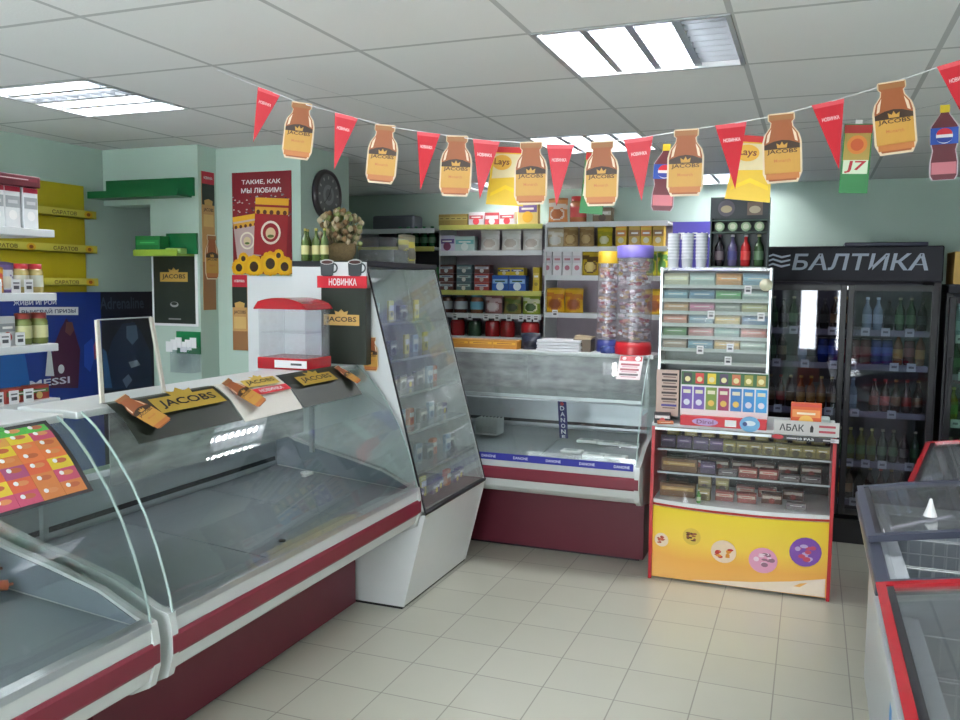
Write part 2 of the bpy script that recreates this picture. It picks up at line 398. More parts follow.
# dairy counter: blue shelf strip with little white marks, a glass shelf inside
for a_, c_, dd in ((.04, .95, .745), (.91, 1.82, .757)): MB().bx(a_, c_, dd, dd+.005, .905, 1.236, M_film, Tf).build('rear_door', far_c)  # frosted haze on the rear doors imitates a pale reflection in them
b = MB(); T = Tf @ frame((0, -.005, .655), (1, 0, 0), (0, 0, 1))
b.rect(T, .93, .0, 1.79, .042, C(36, 40, 150), .004)
for k in range(9): b.text(T, 'DANONE', .16+.2*k, 0, .09, .016, C(220, 225, 245), .0055)
b.build('blue_strip', far_c)
MB().bx(.05, 1.81, .26, .62, .985, .993, M_glg, Tf).build('glass_shelf', far_c)
MB().bx(.05, 1.81, .255, .262, .98, .998, M_alu, Tf).build('shelf_edge', far_c)
b = MB(); T = Tf @ frame((1.28, .5, .70), (1, 0, 0), (0, -.25, 1)); b.bx(-.028, .028, 0, .25, -.003, 0, C(28, 32, 110), T)
for k, ch in enumerate('DANON'): b.text(T, ch, 0, .205-.04*k, .028, .03, C(235, 238, 248), .001)
b.text(T, 'E', 0, .012, .022, .018, C(235, 238, 248), .001); b.disc(T, 0, .235, .012, C(190, 40, 60), .0012)
single(b, 'price_strip', 'tall dark blue sign with white letters standing inside the dairy counter', 'sign')

GPB = [(.378, 1.264), (.353, 1.265), (.287, 1.221)]+GP[2:]
def on_glass(P, u0, u1, s0, s1, mb, m, off=.008, n=6, GP=GP):
    """a sheet that lies on the curved glass between two places of its outline (0 top .. 1 nose)"""
    pts = []
    for i in range(n+1):
        s = (s0+(s1-s0)*i/n)*(len(GP)-1); k = min(int(s), len(GP)-2); q = s-k
        a, c = GP[k], GP[k+1]; dx, dz = c[0]-a[0], c[1]-a[1]; l = math.hypot(dx, dz)
        pts.append((a[0]+dx*q+dz/l*off, a[1]+dz*q-dx/l*off))
    mb.strip(pts, .0015, u0, u1, m, P)
    return pts
def glass_frame(T, s, off=.011, GP=GP):
    """a frame on the glass outline at s: X along the counter, Y up the glass"""
    q = s*(len(GP)-1); k = min(int(q), len(GP)-2); f = q-k; a, c = GP[k], GP[k+1]
    dx, dz = a[0]-c[0], a[1]-c[1]; l = math.hypot(dx, dz); dx /= l; dz /= l
    p = (a[0]+(c[0]-a[0])*f-dz*off, a[1]+(c[1]-a[1])*f+dx*off)
    return T @ frame((0, p[0], p[1]), (1, 0, 0), (0, dx, dz))

def jar_outline(w_, h_): 
    o = [(.30, 1), (.34, .985), (.34, .90), (.28, .87), (.30, .80), (.44, .70), (.5, .58), (.5, .14), (.38, 0)]
    o = [(a*w_, (b-1)*h_) for a, b in o]; return o+[(-a, b) for a, b in o[::-1]]
JC = dict(rim=C(226, 206, 176), coffee=C(160, 88, 46), light=C(206, 150, 96), gold=C(204, 152, 66), dark=C(62, 40, 24), lid=C(158, 104, 60), copper=C(196, 120, 62))
def jar_art(mb, T, w_, h_, back=True):
    """a cut-out picture of a coffee jar hanging from y = 0"""
    if back: mb.prism(jar_outline(w_, h_), -.0015, .0, JC['rim'], T)
    W2 = w_*.9
    mb.poly(T, [(x*.9, y*.965-.006*h_) for x, y in jar_outline(w_, h_)], JC['coffee'], .0006)
    mb.rect(T, 0, -.055*h_, w_*.62, .09*h_, JC['lid'], .0010); mb.rect(T, 0, -.012*h_, w_*.6, .02*h_, JC['rim'], .0012)
    for q in (-1, 1): mb.poly(T, [(q*.26*w_, -.22*h_), (q*.36*w_, -.30*h_), (q*.40*w_, -.42*h_), (q*.33*w_, -.40*h_)], C(232, 208, 180), .0010)
    mb.poly(T, [(-.45*w_, -.52*h_), (-.45*w_, -.45*h_), (-.2*w_, -.40*h_), (0, -.385*h_), (.2*w_, -.40*h_), (.45*w_, -.45*h_), (.45*w_, -.52*h_)], JC['dark'], .0010)
    mb.rect(T, 0, -.69*h_, w_*.9, .35*h_, JC['gold'], .0013)
    mb.poly(T, [(-.12*w_, -.50*h_), (-.14*w_, -.43*h_), (-.05*w_, -.46*h_), (0, -.41*h_), (.05*w_, -.46*h_), (.14*w_, -.43*h_), (.12*w_, -.50*h_)], JC['gold'], .0016)
    mb.text(T, 'JACOBS', 0, -.555*h_, w_*.76, .075*h_, JC['dark'], .0018)
    mb.text(T, 'Monarch', 0, -.68*h_, w_*.42, .045*h_, JC['copper'], .0018)
    mb.rect(T, 0, -.90*h_, w_*.84, .09*h_, JC['copper'], .0013)
def jacobs_plate(mb, T, x, y, w_, h_, m=None, ink=None, rot=0):
    m = m or M_gold; mb.rect(T, x, y, w_, h_, m, .001); ink = ink or M_ink
    mb.poly(T, [(x-.16*w_, y+.5*h_), (x-.19*w_, y+.85*h_), (x-.08*w_, y+.72*h_), (x, y+1.0*h_), (x+.08*w_, y+.72*h_), (x+.19*w_, y+.85*h_), (x+.16*w_, y+.5*h_)], m, .001)
    mb.text(T, 'JACOBS', x, y, w_*.84, h_*.6, ink, .002)

DG = C(34, 42, 34)
def banner(u0, u1, s0, s1, name, label, kind):
    mb = MB(); on_glass(Pm, u0, u1, s0, s1, mb, DG if kind == 'black' else C(232, 228, 220), .006, 9, GPB)
    T = glass_frame(Tm, .18, .016, GPB); L_ = u1-u0; c = (u0+u1)/2
    if kind == 'black': jacobs_plate(mb, T, c+.06, -.012, L_*.64, .078, M_gold)
    else:
        jacobs_plate(mb, T, c+.05, .02, L_*.56, .046, C(206, 174, 84)); mb.rect(T, c+.06, -.035, L_*.62, .036, C(200, 30, 44), .0015)
        mb.text(T, 'НОВИНКА', c+.06, -.035, L_*.4, .02, M_paper, .003)
    J = T @ Matrix.Translation((u0+.05, .055, .006)) @ Matrix.Rotation(R(20), 4, 'Z')
    jar_art(mb, J, .12, .18, False)
    return single(mb, name, label, 'banner', 'coffee banners on the counter glass')
banner(.13, .67, .0, .335, 'banner', 'dark green coffee banner with gold nameplate, largest on the curved glass', 'black')
banner(.68, 1.08, .02, .345, 'banner', 'white coffee banner with red band between two dark banners', 'white')
b = MB(); on_glass(Pm, 1.09, 1.60, .10, .345, b, DG, .006, 9, GPB); T = glass_frame(Tm, .18, .016, GPB)
jacobs_plate(b, T, 1.31, -.02, .29, .06, M_gold); jar_art(b, T @ Matrix.Translation((1.54, .03, .006)) @ Matrix.Rotation(R(14), 4, 'Z'), .085, .14, False)
single(b, 'banner', 'dark coffee banner on the curved glass below the red topped stand', 'banner', 'coffee banners on the counter glass')

# price poster of sweets on the near counter glass
b = MB(); on_glass(Pn, .80, 1.75, .03, .37, b, M_dark, .007, 10)
cols = [C(206, 92, 56), C(214, 190, 50), C(186, 70, 104), C(200, 120, 60), C(214, 116, 62), C(160, 72, 116), C(206, 150, 70)]
rows_ = 7
for r_ in range(rows_):
    s0 = .055+.305*r_/rows_; s1 = .055+.305*(r_+1)/rows_
    for k in range(12):
        u0 = .82+.076*k; cc = C(70, 170, 60) if r_ == 0 and k > 2 else cols[(k//2+r_*2+(k*r_) % 3) % 7]
        on_glass(Pn, u0, u0+.075, s0, s1, b, cc, .0095, 2)
        T = glass_frame(Tn, (s0+s1)/2, .0115); h = .03
        b.disc(T, u0+.04, .004, .021, C(176, 90, 52) if (k+r_) % 2 else C(204, 132, 80), .0, .008, 10)
        b.disc(T, u0+.02, .006, .008, M_paper, .0006, .007, 10)
T = glass_frame(Tn, .045, .0125); b.rect(T, 1.35, .0, .5, .014, C(60, 160, 60), .0); b.rect(T, 1.3, 0, .3, .006, M_paper, .001)
single(b, 'price_poster', 'colourful poster of small product pictures on the near counter glass', 'poster')

# loose things in and on the counters
b = MB().bx(-2.345, -2.34, 2.36, 3.62, .93, 1.236, M_film)
single(b, 'plastic_sheet', 'frosted plastic sheet hanging under the counter top behind the banners', 'plastic sheet')
b = MB(); q = at(310, 474, Z=.69); T = Tm @ Matrix.Translation((q.y-2.03, -1.8-q.x, .64+(-1.8-q.x-.045)*.0828+.002)); b.lathe([(.0, .0), (.03, .001), (.034, .012), (.03, .012), (.026, .004), (0, .003)], M_paper, T @ Matrix.Translation((0, .02, 0)))
b.bx(-.06, .02, -.01, .012, 0, .008, M_paper, T); single(b, 'crumpled_paper', 'small white crumpled paper lying on the empty counter deck', 'paper')
single(MB().lathe([(.014, 0), (.014, .006), (.0, .007)], M_dark, Tm @ Matrix.Translation((.78, .12, .652))), 'bottle_cap', 'small black cap lying at the front edge of the empty deck', 'cap')
def sausage(name):
    r = root0(name); pts = [(-.11, 0, .02), (-.07, .008, .022), (-.03, .01, .022), (.02, .006, .022), (.05, 0, .02)]
    MB().tube([Vector(p) for p in pts], .017, mat('smoked_meat', (176, 84, 50), .4, noise=.25, scale=60), 10).build('meat', r)
    MB().cyl((.05, 0, .02), (.065, 0, .02), .005, C(120, 60, 40)).build('tied_end', r); return r
KS = Kind('sausage', 'smoked sausage', 'sausage', sausage)
zz = Tn @ Vector((1.2, .3, .658))
for i, (px, py) in enumerate([(-9, 600), (-30, 612), (-20, 597)]):
    p = at(px, py, Z=.68); KS.place((p.x, p.y, .64+(-1.80-p.x-.045)*.0828+.014+(.042 if i == 2 else 0)), R(68-8*i), ['smoked sausage in the near counter, middle of three', 'smoked sausage in the near counter, closest to the front edge', 'smoked sausage lying on top of the other two'][i], 'smoked sausages in the near counter')

# ---------------------------------------------------------------- tall leaning showcase
sc = thing('showcase', 'tall white showcase with sloping glass front and bulging lower cabinet', 'showcase', (-2.2, 4.27, 0))
PS = Matrix(((1, 0, 0, 0), (0, 0, -1, 0), (0, 1, 0, 0), (0, 0, 0, 1)))      # outline (x, z), local Z -> -y
Y0, Y1 = 3.85, 4.70
MB().prism([(-1.90, .012), (-1.78, .505), (-2.55, .505), (-2.55, .012)], -Y0-.012, -Y1+.012, M_white, PS).build('lower_cabinet', sc)
MB().prism([(-1.905, 0), (-1.905, .012), (-2.55, .012), (-2.55, 0)], -Y0, -Y1, M_dark, PS).build('plinth', sc)
for y in (Y0, Y1-.012): MB().prism([(-1.897, .012), (-1.775, .51), (-2.11, 1.755), (-2.55, 1.755), (-2.55, .012)], -y, -y-.012, M_white, PS).build('side_panel', sc)
MB().bx(-2.55, -2.54, Y0+.012, Y1-.012, .51, 1.755, mat('grey_back', (204, 208, 206), .5)).build('back_panel', sc)
MB().prism([(-1.775, .505), (-1.77, .52), (-1.80, .525), (-2.55, .52), (-2.55, .505)], -Y0, -Y1, M_dark, PS).build('dark_edging', sc)
for y in (Y0, Y1-.01): MB().strip([(-1.778, .52), (-2.108, 1.757)], .008, -y+.001, -y-.007, M_dark, PS).build('edge_trim', sc)
MB().strip([(-1.785, .53), (-2.112, 1.75)], .005, -Y0-.012, -(Y0+Y1)/2+.002, M_glg, PS).build('glass_door', sc)
MB().strip([(-1.785, .53), (-2.112, 1.75)], .005, -(Y0+Y1)/2-.002, -Y1+.012, M_glg, PS).build('glass_door', sc)
MB().bx(-2.55, -2.10, Y0, Y1, 1.757, 1.785, M_dark).build('top_panel', sc)
SHZ = [.70, .90, 1.09, 1.27, 1.46, 1.63]
for z in SHZ[:-1]:
    xf = -1.785-(z-.53)*.268-.02
    MB().bx(-2.535, xf, Y0+.014, Y1-.014, z, z+.006, M_clear).build('glass_shelf', sc).data
    MB().bx(xf, xf+.006, Y0+.014, Y1-.014, z-.004, z+.008, M_alu).build('shelf_edge', sc)

# kinds of goods ------------------------------------------------------------------
def packet(w_, d, h, base, band, spot=None, ink=None, top=None):
    def fn(name):
        b = MB().bx(-w_/2, w_/2, -d/2, d/2, 0, h, C(*base), None, .003)
        T = FS(0, -d/2, 0)
        b.rect(T, 0, h*.62, w_*.9, h*.28, C(*band), .001)
        if spot: b.disc(T, 0, h*.3, min(w_, h)*.26, C(*spot), .0012)
        if top: b.rect(T, 0, h*.93, w_*.98, h*.12, C(*top), .001)
        b.rect(T, 0, h*.62, w_*.6, h*.08, C(*(ink or (245, 245, 240))), .002)
        return b.build(name, origin=(0, 0, 0))
    return fn
def pouch(w_, d, h, base, band, spot=(240, 235, 220), top=None):
    def fn(name):
        n, m_ = 16, 18; b = MB(); vs = []; fs = []
        for sgn in (-1, 1):
            for j in range(m_+1):
                v = j/m_; th = .5*(1-max(0, (v-.25)/.75)**2.2) if v > .25 else .38+.12*v/.25
                for i in range(n+1):
                    u = i/n; e = (1-abs(2*u-1)**2.2); wr_ = .012*math.sin(u*19+v*5)*math.sin(v*13)*e
                    vs.append(((u-.5)*w_*(1-.06*math.sin(PI*v)), sgn*d*(th*e+(wr_ if sgn < 0 else 0)), v*h+(.006*math.sin(u*3) if j == m_ else 0)))
        k = (n+1)*(m_+1)
        for sI in (0, 1):
            for j in range(m_):
                for i in range(n):
                    a = sI*k+j*(n+1)+i; q = (a, a+1, a+n+2, a+n+1); fs.append(q if sI == 0 else q[::-1])
        cols_ = [C(*base), C(*band), C(*spot), C(*(top or tuple(int(c*.82) for c in base)))]
        b.add(vs, [], cols_[0])
        for f in fs:
            zc = sum(vs[i][2] for i in f)/4/h; xc = sum(vs[i][0] for i in f)/4/w_; front = f[0] < k
            c = 3 if zc > .92 or zc < .05 else 1 if .62 < zc+.12*xc < .8 else 2 if front and (xc/.3)**2+((zc-.36)/.2)**2 < 1 else 1 if front and (xc/.38)**2+((zc-.36)/.26)**2 < 1 else 0
            b.F.append(f); b.FM.append(b.mi(cols_[c])); b.SM.append(True)
        return b.build(name, origin=(0, 0, 0))
    return fn
_gb = {}
def bottle(r, h, liquid, cap, label, glassy=.3, neck=.3):
    def fn(name):
        t = root0(name); m = mat('bottle_%02x%02x%02x' % liquid, liquid, .12, noise=.05, coat=.4)
        MB().lathe([(r*.8, 0), (r, .006), (r, h*.58), (r*.85, h*.66), (r*.36, h*.80), (r*.32, h*.95), (0, h*.95)], m, None, 12).build('body', t)
        MB().lathe([(r*.4, h*.93), (r*.4, h), (0, h)], C(*cap), None, 10).build('cap', t)
        if label: MB().lathe([(r*1.01, h*.2), (r*1.01, h*.48)], C(*label), None, 12).build('label', t)
        return t
    return fn
def can(r, h, col, band):
    def fn(name):
        b = MB().lathe([(r*.85, 0), (r, .008), (r, h-.012), (r*.82, h), (0, h)], C(*col, .25), None, 14)
        b.lathe([(r*1.008, h*.35), (r*1.008, h*.7)], C(*band), None, 14); b.lathe([(r*.8, h), (r*.84, h+.003), (0, h+.002)], M_alu, None, 14)
        return b.build(name, origin=(0, 0, 0))
    return fn
def jar(r, h, content, lid, label=None):
    def fn(name):
        t = root0(name); m = mat('jar_%02x%02x%02x' % content, content, .12, noise=.2, scale=40, coat=.3)
        MB().lathe([(r*.9, 0), (r, .008), (r, h*.72), (r*.8, h*.84), (0, h*.84)], m, None, 14).build('body', t)
        MB().lathe([(r*.86, h*.82), (r*.86, h), (0, h)], C(*lid, .3), None, 14).build('lid', t)
        if label: MB().lathe([(r*1.01, h*.2), (r*1.01, h*.6)], C(*label), None, 14).build('label', t)
        return t
    return fn
def K(name, desc, cat, fn): return Kind(name, desc, cat, fn)

# ---- small goods in the leaning showcase
sk = [K('stationery_pack', 'pale blue blister pack', 'pack', packet(.07, .02, .10, (160, 184, 205), (225, 230, 235), (90, 110, 150))),
      K('stationery_pack', 'grey boxed pack', 'pack', packet(.09, .03, .08, (120, 124, 130), (190, 190, 185), (60, 60, 70))),
      K('stationery_pack', 'orange and white pack', 'pack', packet(.06, .03, .09, (216, 120, 70), (235, 235, 230), (180, 60, 50))),
      K('stationery_pack', 'dark violet pack', 'pack', packet(.08, .03, .06, (84, 62, 120), (190, 180, 210), (220, 190, 60))),
      K('stationery_pack', 'yellow and white card pack', 'pack', packet(.06, .015, .11, (214, 200, 90), (238, 238, 235), (120, 120, 60)))]
lay = {.512: [3, 3, 4, 3, 3, 2, 3, 3], .706: [2, 1, 0, 1, 2, 0, 1], .906: [1, 0, 2, 1, 0, 1, 3], 1.096: [0, 1, 1, 3, 1, 0, 2], 1.276: [4, 4, 1, 4, 0, 4], 1.466: [4, 0, 4, 1, 4]}
names_ = ['cabinet floor', 'lowest glass shelf', 'second glass shelf', 'third glass shelf', 'fourth glass shelf', 'top glass shelf']
for (z, seq), nm in zip(lay.items(), names_):
    if z == .512: z = .527
    xf = -1.785-(z-.53)*.268-.11
    its = [(sk[k], xf-random.uniform(0, .04)-.02*(z > 1.2), Y0+.08+(Y1-Y0-.16)*i/(len(seq)-1)) for i, k in enumerate(seq)]
    row(its, z+.001, R(90), f'on showcase {nm}', f'packs on showcase {nm}', 'from near side')
b = MB().bx(-2.30, -2.295, 3.93, 4.10, 1.2785, 1.455, C(30, 56, 104)); T = FE(-2.294, 4.015, 1.385); b.text(T, 'ЗБАТ', 0, .02, .13, .05, C(225, 230, 240), .001, rot=.35); b.rect(T, 0, -.06, .12, .025, C(150, 170, 90))
single(b, 'pack_card', 'dark blue card with white slanted letters inside the showcase', 'card')

# ---- on top of the showcase: dried flowers, bottles, clear tubs, a yellow patterned bag
fl = thing('dried_flower_basket', 'wicker basket of dried flowers on top of the showcase', 'basket', (-2.42, 4.12, 1.786))
MB().lathe([(.06, 0), (.085, .05), (.09, .10), (.085, .10), (.055, .01)], mat('wicker', (150, 128, 92), .7, noise=.3, scale=90, bump=.6), Matrix.Translation((-2.42, 4.12, 1.786))).build('basket', fl)
b = MB()
for i in range(190):
    a = random.uniform(0, 2*PI); e = random.uniform(.0, .12); h = random.uniform(.02, .24)-e*.5+.04
    p = Vector((-2.42+math.cos(a)*e, 4.12+math.sin(a)*e, 1.86+h*.8)); b.cyl((-2.42+math.cos(a)*e*.4, 4.12+math.sin(a)*e*.4, 1.85), p, .002, C(120, 120, 80), 4)
    b.lathe([(.0, -.02), (.015, -.008), (.017, .006), (0, .018)], [C(176, 160, 124), C(140, 150, 90), C(196, 180, 150), C(150, 120, 84)][i % 4], Matrix.Translation(p), 6)
b.build('dried_flowers', fl)
gb = K('olive_bottle', 'small green glass bottle', 'bottle', bottle(.022, .17, (96, 120, 62), (190, 180, 90), (216, 212, 150)))
row([(gb, -2.50, 3.90), (gb, -2.44, 3.91), (gb, -2.38, 3.895), (gb, -2.53, 3.97)], 1.786, R(90), 'beside the dried flowers', 'small bottles beside the dried flowers')
tb = thing('clear_tub', 'clear plastic tub of grey goods on top of the showcase', 'tub', (-2.3, 4.40, 1.786))
MB().bx(-2.42, -2.18, 4.30, 4.50, 1.786, 1.93, M_clear, None, .01).build('tub', tb)
MB().bx(-2.41, -2.19, 4.31, 4.49, 1.79, 1.86, mat('grey_goods', (130, 134, 132), .6, noise=.5, scale=60)).build('contents', tb)
K('patterned_bag', '', 'bag', pouch(.17, .09, .17, (150, 146, 120), (206, 196, 80), (110, 104, 90))).place((-2.25, 4.60, 1.786), R(80), 'olive and yellow patterned bag at the back edge of the showcase top')

# ---- promo stand and red topped display on the counter
pa = at(269, 369, Z=1.263); pb = at(346, 356, Z=1.263); 
rx0, ry0 = pa.x, pa.y
ds = thing('snack_display', 'small clear display cabinet with red arched roof and red base', 'display stand', (rx0+.14, ry0+.12, 1.263), R(0))
x1 = min(rx0+.28, -2.182); x0, y0, y1 = x1-.275, ry0, ry0+.22
bz = 1.263
MB().bx(x0, x1, y0, y1, bz, bz+.055, M_red_gloss, None, .004).build('base', ds)
b = MB(); b.bx(x0+.1, x1, y0-.004, y0, bz+.01, bz+.045, M_paper); b.rect(FS(x0+.2, y0-.004, bz+.028), .02, 0, .06, .010, C(80, 80, 84), .001); b.build('front_card', ds)
for a in (x0+.006, x1-.012): MB().bx(a, a+.006, y0+.006, y1-.006, bz+.055, bz+.29, M_clear).build('side_wall', ds)
MB().bx(x0+.012, x1-.012, y1-.012, y1-.006, bz+.055, bz+.29, M_clear).build('back_wall', ds)
MB().bx(x0+.012, x1-.012, y0+.02, y1-.012, bz+.17, bz+.176, M_clear).build('shelf', ds)
arc = [(x0-.008+(x1-x0+.016)*i/12, bz+.285+.05*math.sin(PI*min(1, (.06+i/12*.94)))**.5 if 0 < i < 12 else bz+.285) for i in range(13)]
MB().strip(arc, .006, -y0+.012, -y1, M_red_gloss, PS).build('roof', ds)
MB().prism(arc, -y0+.008, -y0+.012, M_red_gloss, PS).build('roof_front', ds)

pn = thing('promo_stand', 'coffee promotion stand with black panel and red band topped by two cups', 'display stand', (-2.3, 3.78, 1.263))
Y = 3.78
p1, p2 = at(321, 262, Y=Y), at(366, 292, Y=Y)
xa, xb = p1.x, p2.x; zt = at(343, 262, Y=Y).z; zr1 = at(343, 276, Y=Y).z; zr0 = at(343, 288, Y=Y).z
MB().bx(xa, xb, Y, Y+.05, 1.263, zr0, DG).build('black_panel', pn)
MB().bx(xa, xb, Y, Y+.01, zr1, zt, M_paper).build('white_header', pn)
b = MB().bx(xa-.02, xb+.005, Y-.006, Y+.004, zr0, zr1, C(206, 28, 48)); b.text(FS((xa+xb)/2, Y-.006, (zr0+zr1)/2), 'НОВИНКА', 0, 0, (xb-xa)*.62, .036, M_paper, .001); b.build('red_band', pn)
b = MB(); jacobs_plate(b, FS((xa+xb)/2-.01, Y-.004, at(343, 320, Y=Y).z), 0, 0, (xb-xa)*.8, .055, C(206, 166, 96), M_ink); b.build('gold_plate', pn)
for c in (-.09, .07):
    cx = (xa+xb)/2+c; cz = at(343, 274, Y=Y).z-.006; T = FS(cx, Y-.004, cz)
    g = MB(); g.prism([(-.036, .0), (-.04, .065), (.04, .065), (.034, 0), (.02, -.006), (-.02, -.006)], -.001, .002, C(66, 72, 76), T)
    g.disc(T, 0, .066, .04, C(205, 205, 205), .0026, .013); g.disc(T, 0, .065, .033, C(70, 36, 30), .0032, .009)
    for k in range(10):
        a0, a1 = -PI/2+PI*k/10, -PI/2+PI*(k+1)/10
        g.poly(T, [(.036+.018*math.cos(a0), .036+.018*math.sin(a0)), (.036+.026*math.cos(a0), .036+.026*math.sin(a0)), (.036+.026*math.cos(a1), .036+.026*math.sin(a1)), (.036+.018*math.cos(a1), .036+.018*math.sin(a1))], C(66, 72, 76), .002)
    g.build('cup_picture', pn)
p = at(370, 337, Y=3.83); b = MB(); jar_art(b, FS(p.x, 3.838, p.z), .085, .175)
single(b, 'jar_cutout', 'cardboard coffee jar cut-out stuck on the white showcase side', 'cardboard sign')

# two slanted uprights with clear splash screen
sp = thing('splash_screen', 'clear screen between two slanted white uprights on the counter top', 'screen', (-2.4, 2.55, 1.263))
u1a, u1b = at(97, 320, X=-2.25), at(102, 399, X=-2.19); u2a, u2b = at(151, 317, X=-2.25), at(164, 386, X=-2.19)
u1b.z = max(u1b.z, 1.268); 
for a, bb in ((u1a, u1b), (u2a, u2b)):
    bb.z = 1.268; g = MB(); d = Vector((.0, .007, 0)); e = Vector((.005, 0, 0))
    vs = [q+s1*d+s2*e for q in (a, bb) for s1, s2 in ((-1, -1), (1, -1), (1, 1), (-1, 1))]
    g.add(vs, [(0, 1, 2, 3), (7, 6, 5, 4), (0, 4, 5, 1), (1, 5, 6, 2), (2, 6, 7, 3), (3, 7, 4, 0)], C(204, 198, 188)); g.build('upright', sp)
MB().add([u1a, u1b, u2b, u2a], [(0, 1, 2, 3)], M_gl).build('screen', sp)
MB().cyl(u1a, u2a, .0025, M_alu).build('top_bar', sp)

# ---------------------------------------------------------------- left side: banner wall, yellow rack, green shelves, column posters
Xw = XL+.012
y0, y1 = 3.05, 4.46; z0, z1 = .55, 1.605
b = MB().bx(XL+.001, Xw, y0, y1, z0, z1, C(24, 50, 130)); T = FE(Xw, 0, 0)
b.rect(T, 4.22, (z0+z1)/2, .48, z1-z0, C(18, 22, 40), .001)
def px_(x, y): p = at(x, y, X=Xw); return p.y, p.z
def quadpx(b, pts, m, z): b.poly(T, [px_(*p) for p in pts][::-1], m, z)
blk = C(20, 26, 56)
# footballer-like dark red and blue shapes, a round ball, a light trophy shape
quadpx(b, [(60, 330), (66, 318), (74, 330), (80, 350), (78, 388), (50, 388), (52, 350)], C(70, 28, 58), .0012)
quadpx(b, [(66, 322), (72, 322), (74, 330), (70, 336), (65, 332)], C(110, 70, 66), .0016)
quadpx(b, [(84, 345), (92, 338), (96, 352), (90, 372), (84, 366)], C(40, 74, 170), .0012)
quadpx(b, [(0, 350), (22, 346), (26, 360), (30, 386), (0, 388)], C(30, 90, 160), .0012)
quadpx(b, [(48, 344), (50, 344), (54, 376), (45, 376)], C(206, 214, 216), .002)
y_, z_ = px_(61, 369); b.disc(T, y_, z_, .022, C(200, 205, 210), .002, .026)
def tpx(s, x, y, wpx, hpx, m, zz=.003):
    a, c = px_(x-wpx/2, y), px_(x+wpx/2, y); e, f = px_(x, y-hpx/2), px_(x, y+hpx/2); y_, z_ = px_(x, y)
    b.text(T, s, y_, z_, a and abs(c[0]-a[0]), abs(e[1]-f[1]), m, zz)
tpx('MESSI', 50, 382, 40, 7, C(215, 220, 230)); tpx('ЖИВИ ИГРОЙ', 35, 302, 43, 6, C(232, 236, 240))
quadpx(b, [(19, 307), (78, 307), (78, 315), (19, 315)], C(222, 226, 230), .002); tpx('ВЫИГРАЙ ПРИЗЫ', 49, 311, 54, 5, C(24, 40, 90), .004)
# the darker half: script lettering over a bluish seated figure
tpx('Adrenaline', 122, 303, 44, 12, C(60, 70, 84))
quadpx(b, [(112, 340), (122, 324), (134, 322), (142, 334), (150, 352), (152, 388), (104, 390), (106, 360)], C(28, 46, 78), .002)
quadpx(b, [(126, 326), (136, 325), (138, 338), (132, 345), (126, 338)], C(96, 122, 150), .003)
quadpx(b, [(128, 362), (137, 360), (140, 365), (131, 368)], C(150, 165, 180), .003)
quadpx(b, [(122, 380), (128, 374), (132, 380), (126, 388)], C(110, 130, 160), .003); quadpx(b, [(102, 348), (106, 352), (112, 388), (104, 388)], C(50, 100, 150), .003)
quadpx(b, [(93, 346), (97, 336), (98, 356), (94, 360)], C(150, 60, 90), .003)
single(b, 'wall_banner', 'wide blue and black advertising banner with a football player on the wall', 'banner')

Y_ = mat('yellow_plastic', (190, 172, 26), .45)
yr = thing('pocket_rack', 'yellow three-tier wall rack with brown lettered strips', 'wall rack', (XL, 3.5, 1.6))
MB().bx(XL+.001, XL+.01, 3.15, 3.88, 1.60, 2.22, Y_).build('back_plate', yr)
for k, z in enumerate((1.64, 1.83, 2.03)):
    g = MB().bx(XL+.01, XL+.06, 3.13, 3.90, z, z+.006, Y_).bx(XL+.055, XL+.06, 3.13, 3.92, z, z+.045, C(216, 204, 84)); T = FE(XL+.06, 0, z+.022)
    for q in (0, 1):
        c = 3.33+.4*q; g.text(T, 'САРАТОВ', c-.04, 0, .17, .022, C(96, 70, 24)); g.disc(T, c+.13, 0, .03, C(226, 180, 40), .001, .02); g.disc(T, c+.13, 0, .014, C(150, 80, 20), .002, .01)
    g.build('shelf', yr)
# green shelves on the column
gs = thing('green_shelf', 'long dark green shelf under the beam', 'shelf', (-3.7, 3.97, 2.15))
MB().bx(-3.96, -3.32, 4.02, 4.036, 2.16, 2.265, M_green).build('back_board', gs)
MB().bx(-3.98, -3.33, 3.90, 4.02, 2.15, 2.162, M_green).bx(-3.98, -3.33, 3.896, 3.902, 2.15, 2.19, M_green).build('tray', gs)
gs2 = thing('green_shelf', 'short green shelf with lime edge above the black poster', 'shelf', (-3.5, 3.97, 1.88))
zs = at(175, 262-8, Y=3.98).z
MB().bx(-3.52, -3.305, 4.02, 4.036, zs, zs+.12, M_green).build('back_board', gs2)
MB().bx(-3.63, -3.32, 3.88, 4.02, zs-.012, zs, C(120, 150, 60)).bx(-3.63, -3.32, 3.874, 3.88, zs-.014, zs+.022, C(142, 172, 60)).build('tray', gs2)
K('tea_box', '', 'box', packet(.17, .08, .10, (22, 110, 54), (30, 130, 66), None, (70, 170, 96))).place((-3.56, 3.95, zs+.001), .05, 'green box standing on the short green shelf')
K('tea_box', '', 'box', packet(.10, .06, .03, (150, 190, 110), (200, 220, 160))).place((-3.38, 3.94, zs+.001), .1, 'flat pale green box at the column end of the short shelf')
b = MB(); pa, pb = at(153.5, 253.5, Y=4.035), at(196, 325, Y=4.035)
b.bx(-3.645, -3.315, 4.034, 4.04, pb.z-.01, pa.z+.01, M_paper); T = FS((-3.48), 4.034, (pa.z+pb.z)/2); b.rect(T, 0, 0, .30, pa.z-pb.z-.01, DG, .001)
jacobs_plate(b, T @ Matrix.Translation((0, 0, .002)), 0, .07, .2, .055, C(200, 160, 80)); b.disc(T, 0, -.09, .03, C(170, 170, 170), .003, .016); b.disc(T, 0, -.085, .022, DG, .004, .009); b.rect(T, 0, -.175, .09, .008, C(150, 150, 150), .002)
single(b, 'poster', 'black coffee poster with small white cup on the column', 'poster')
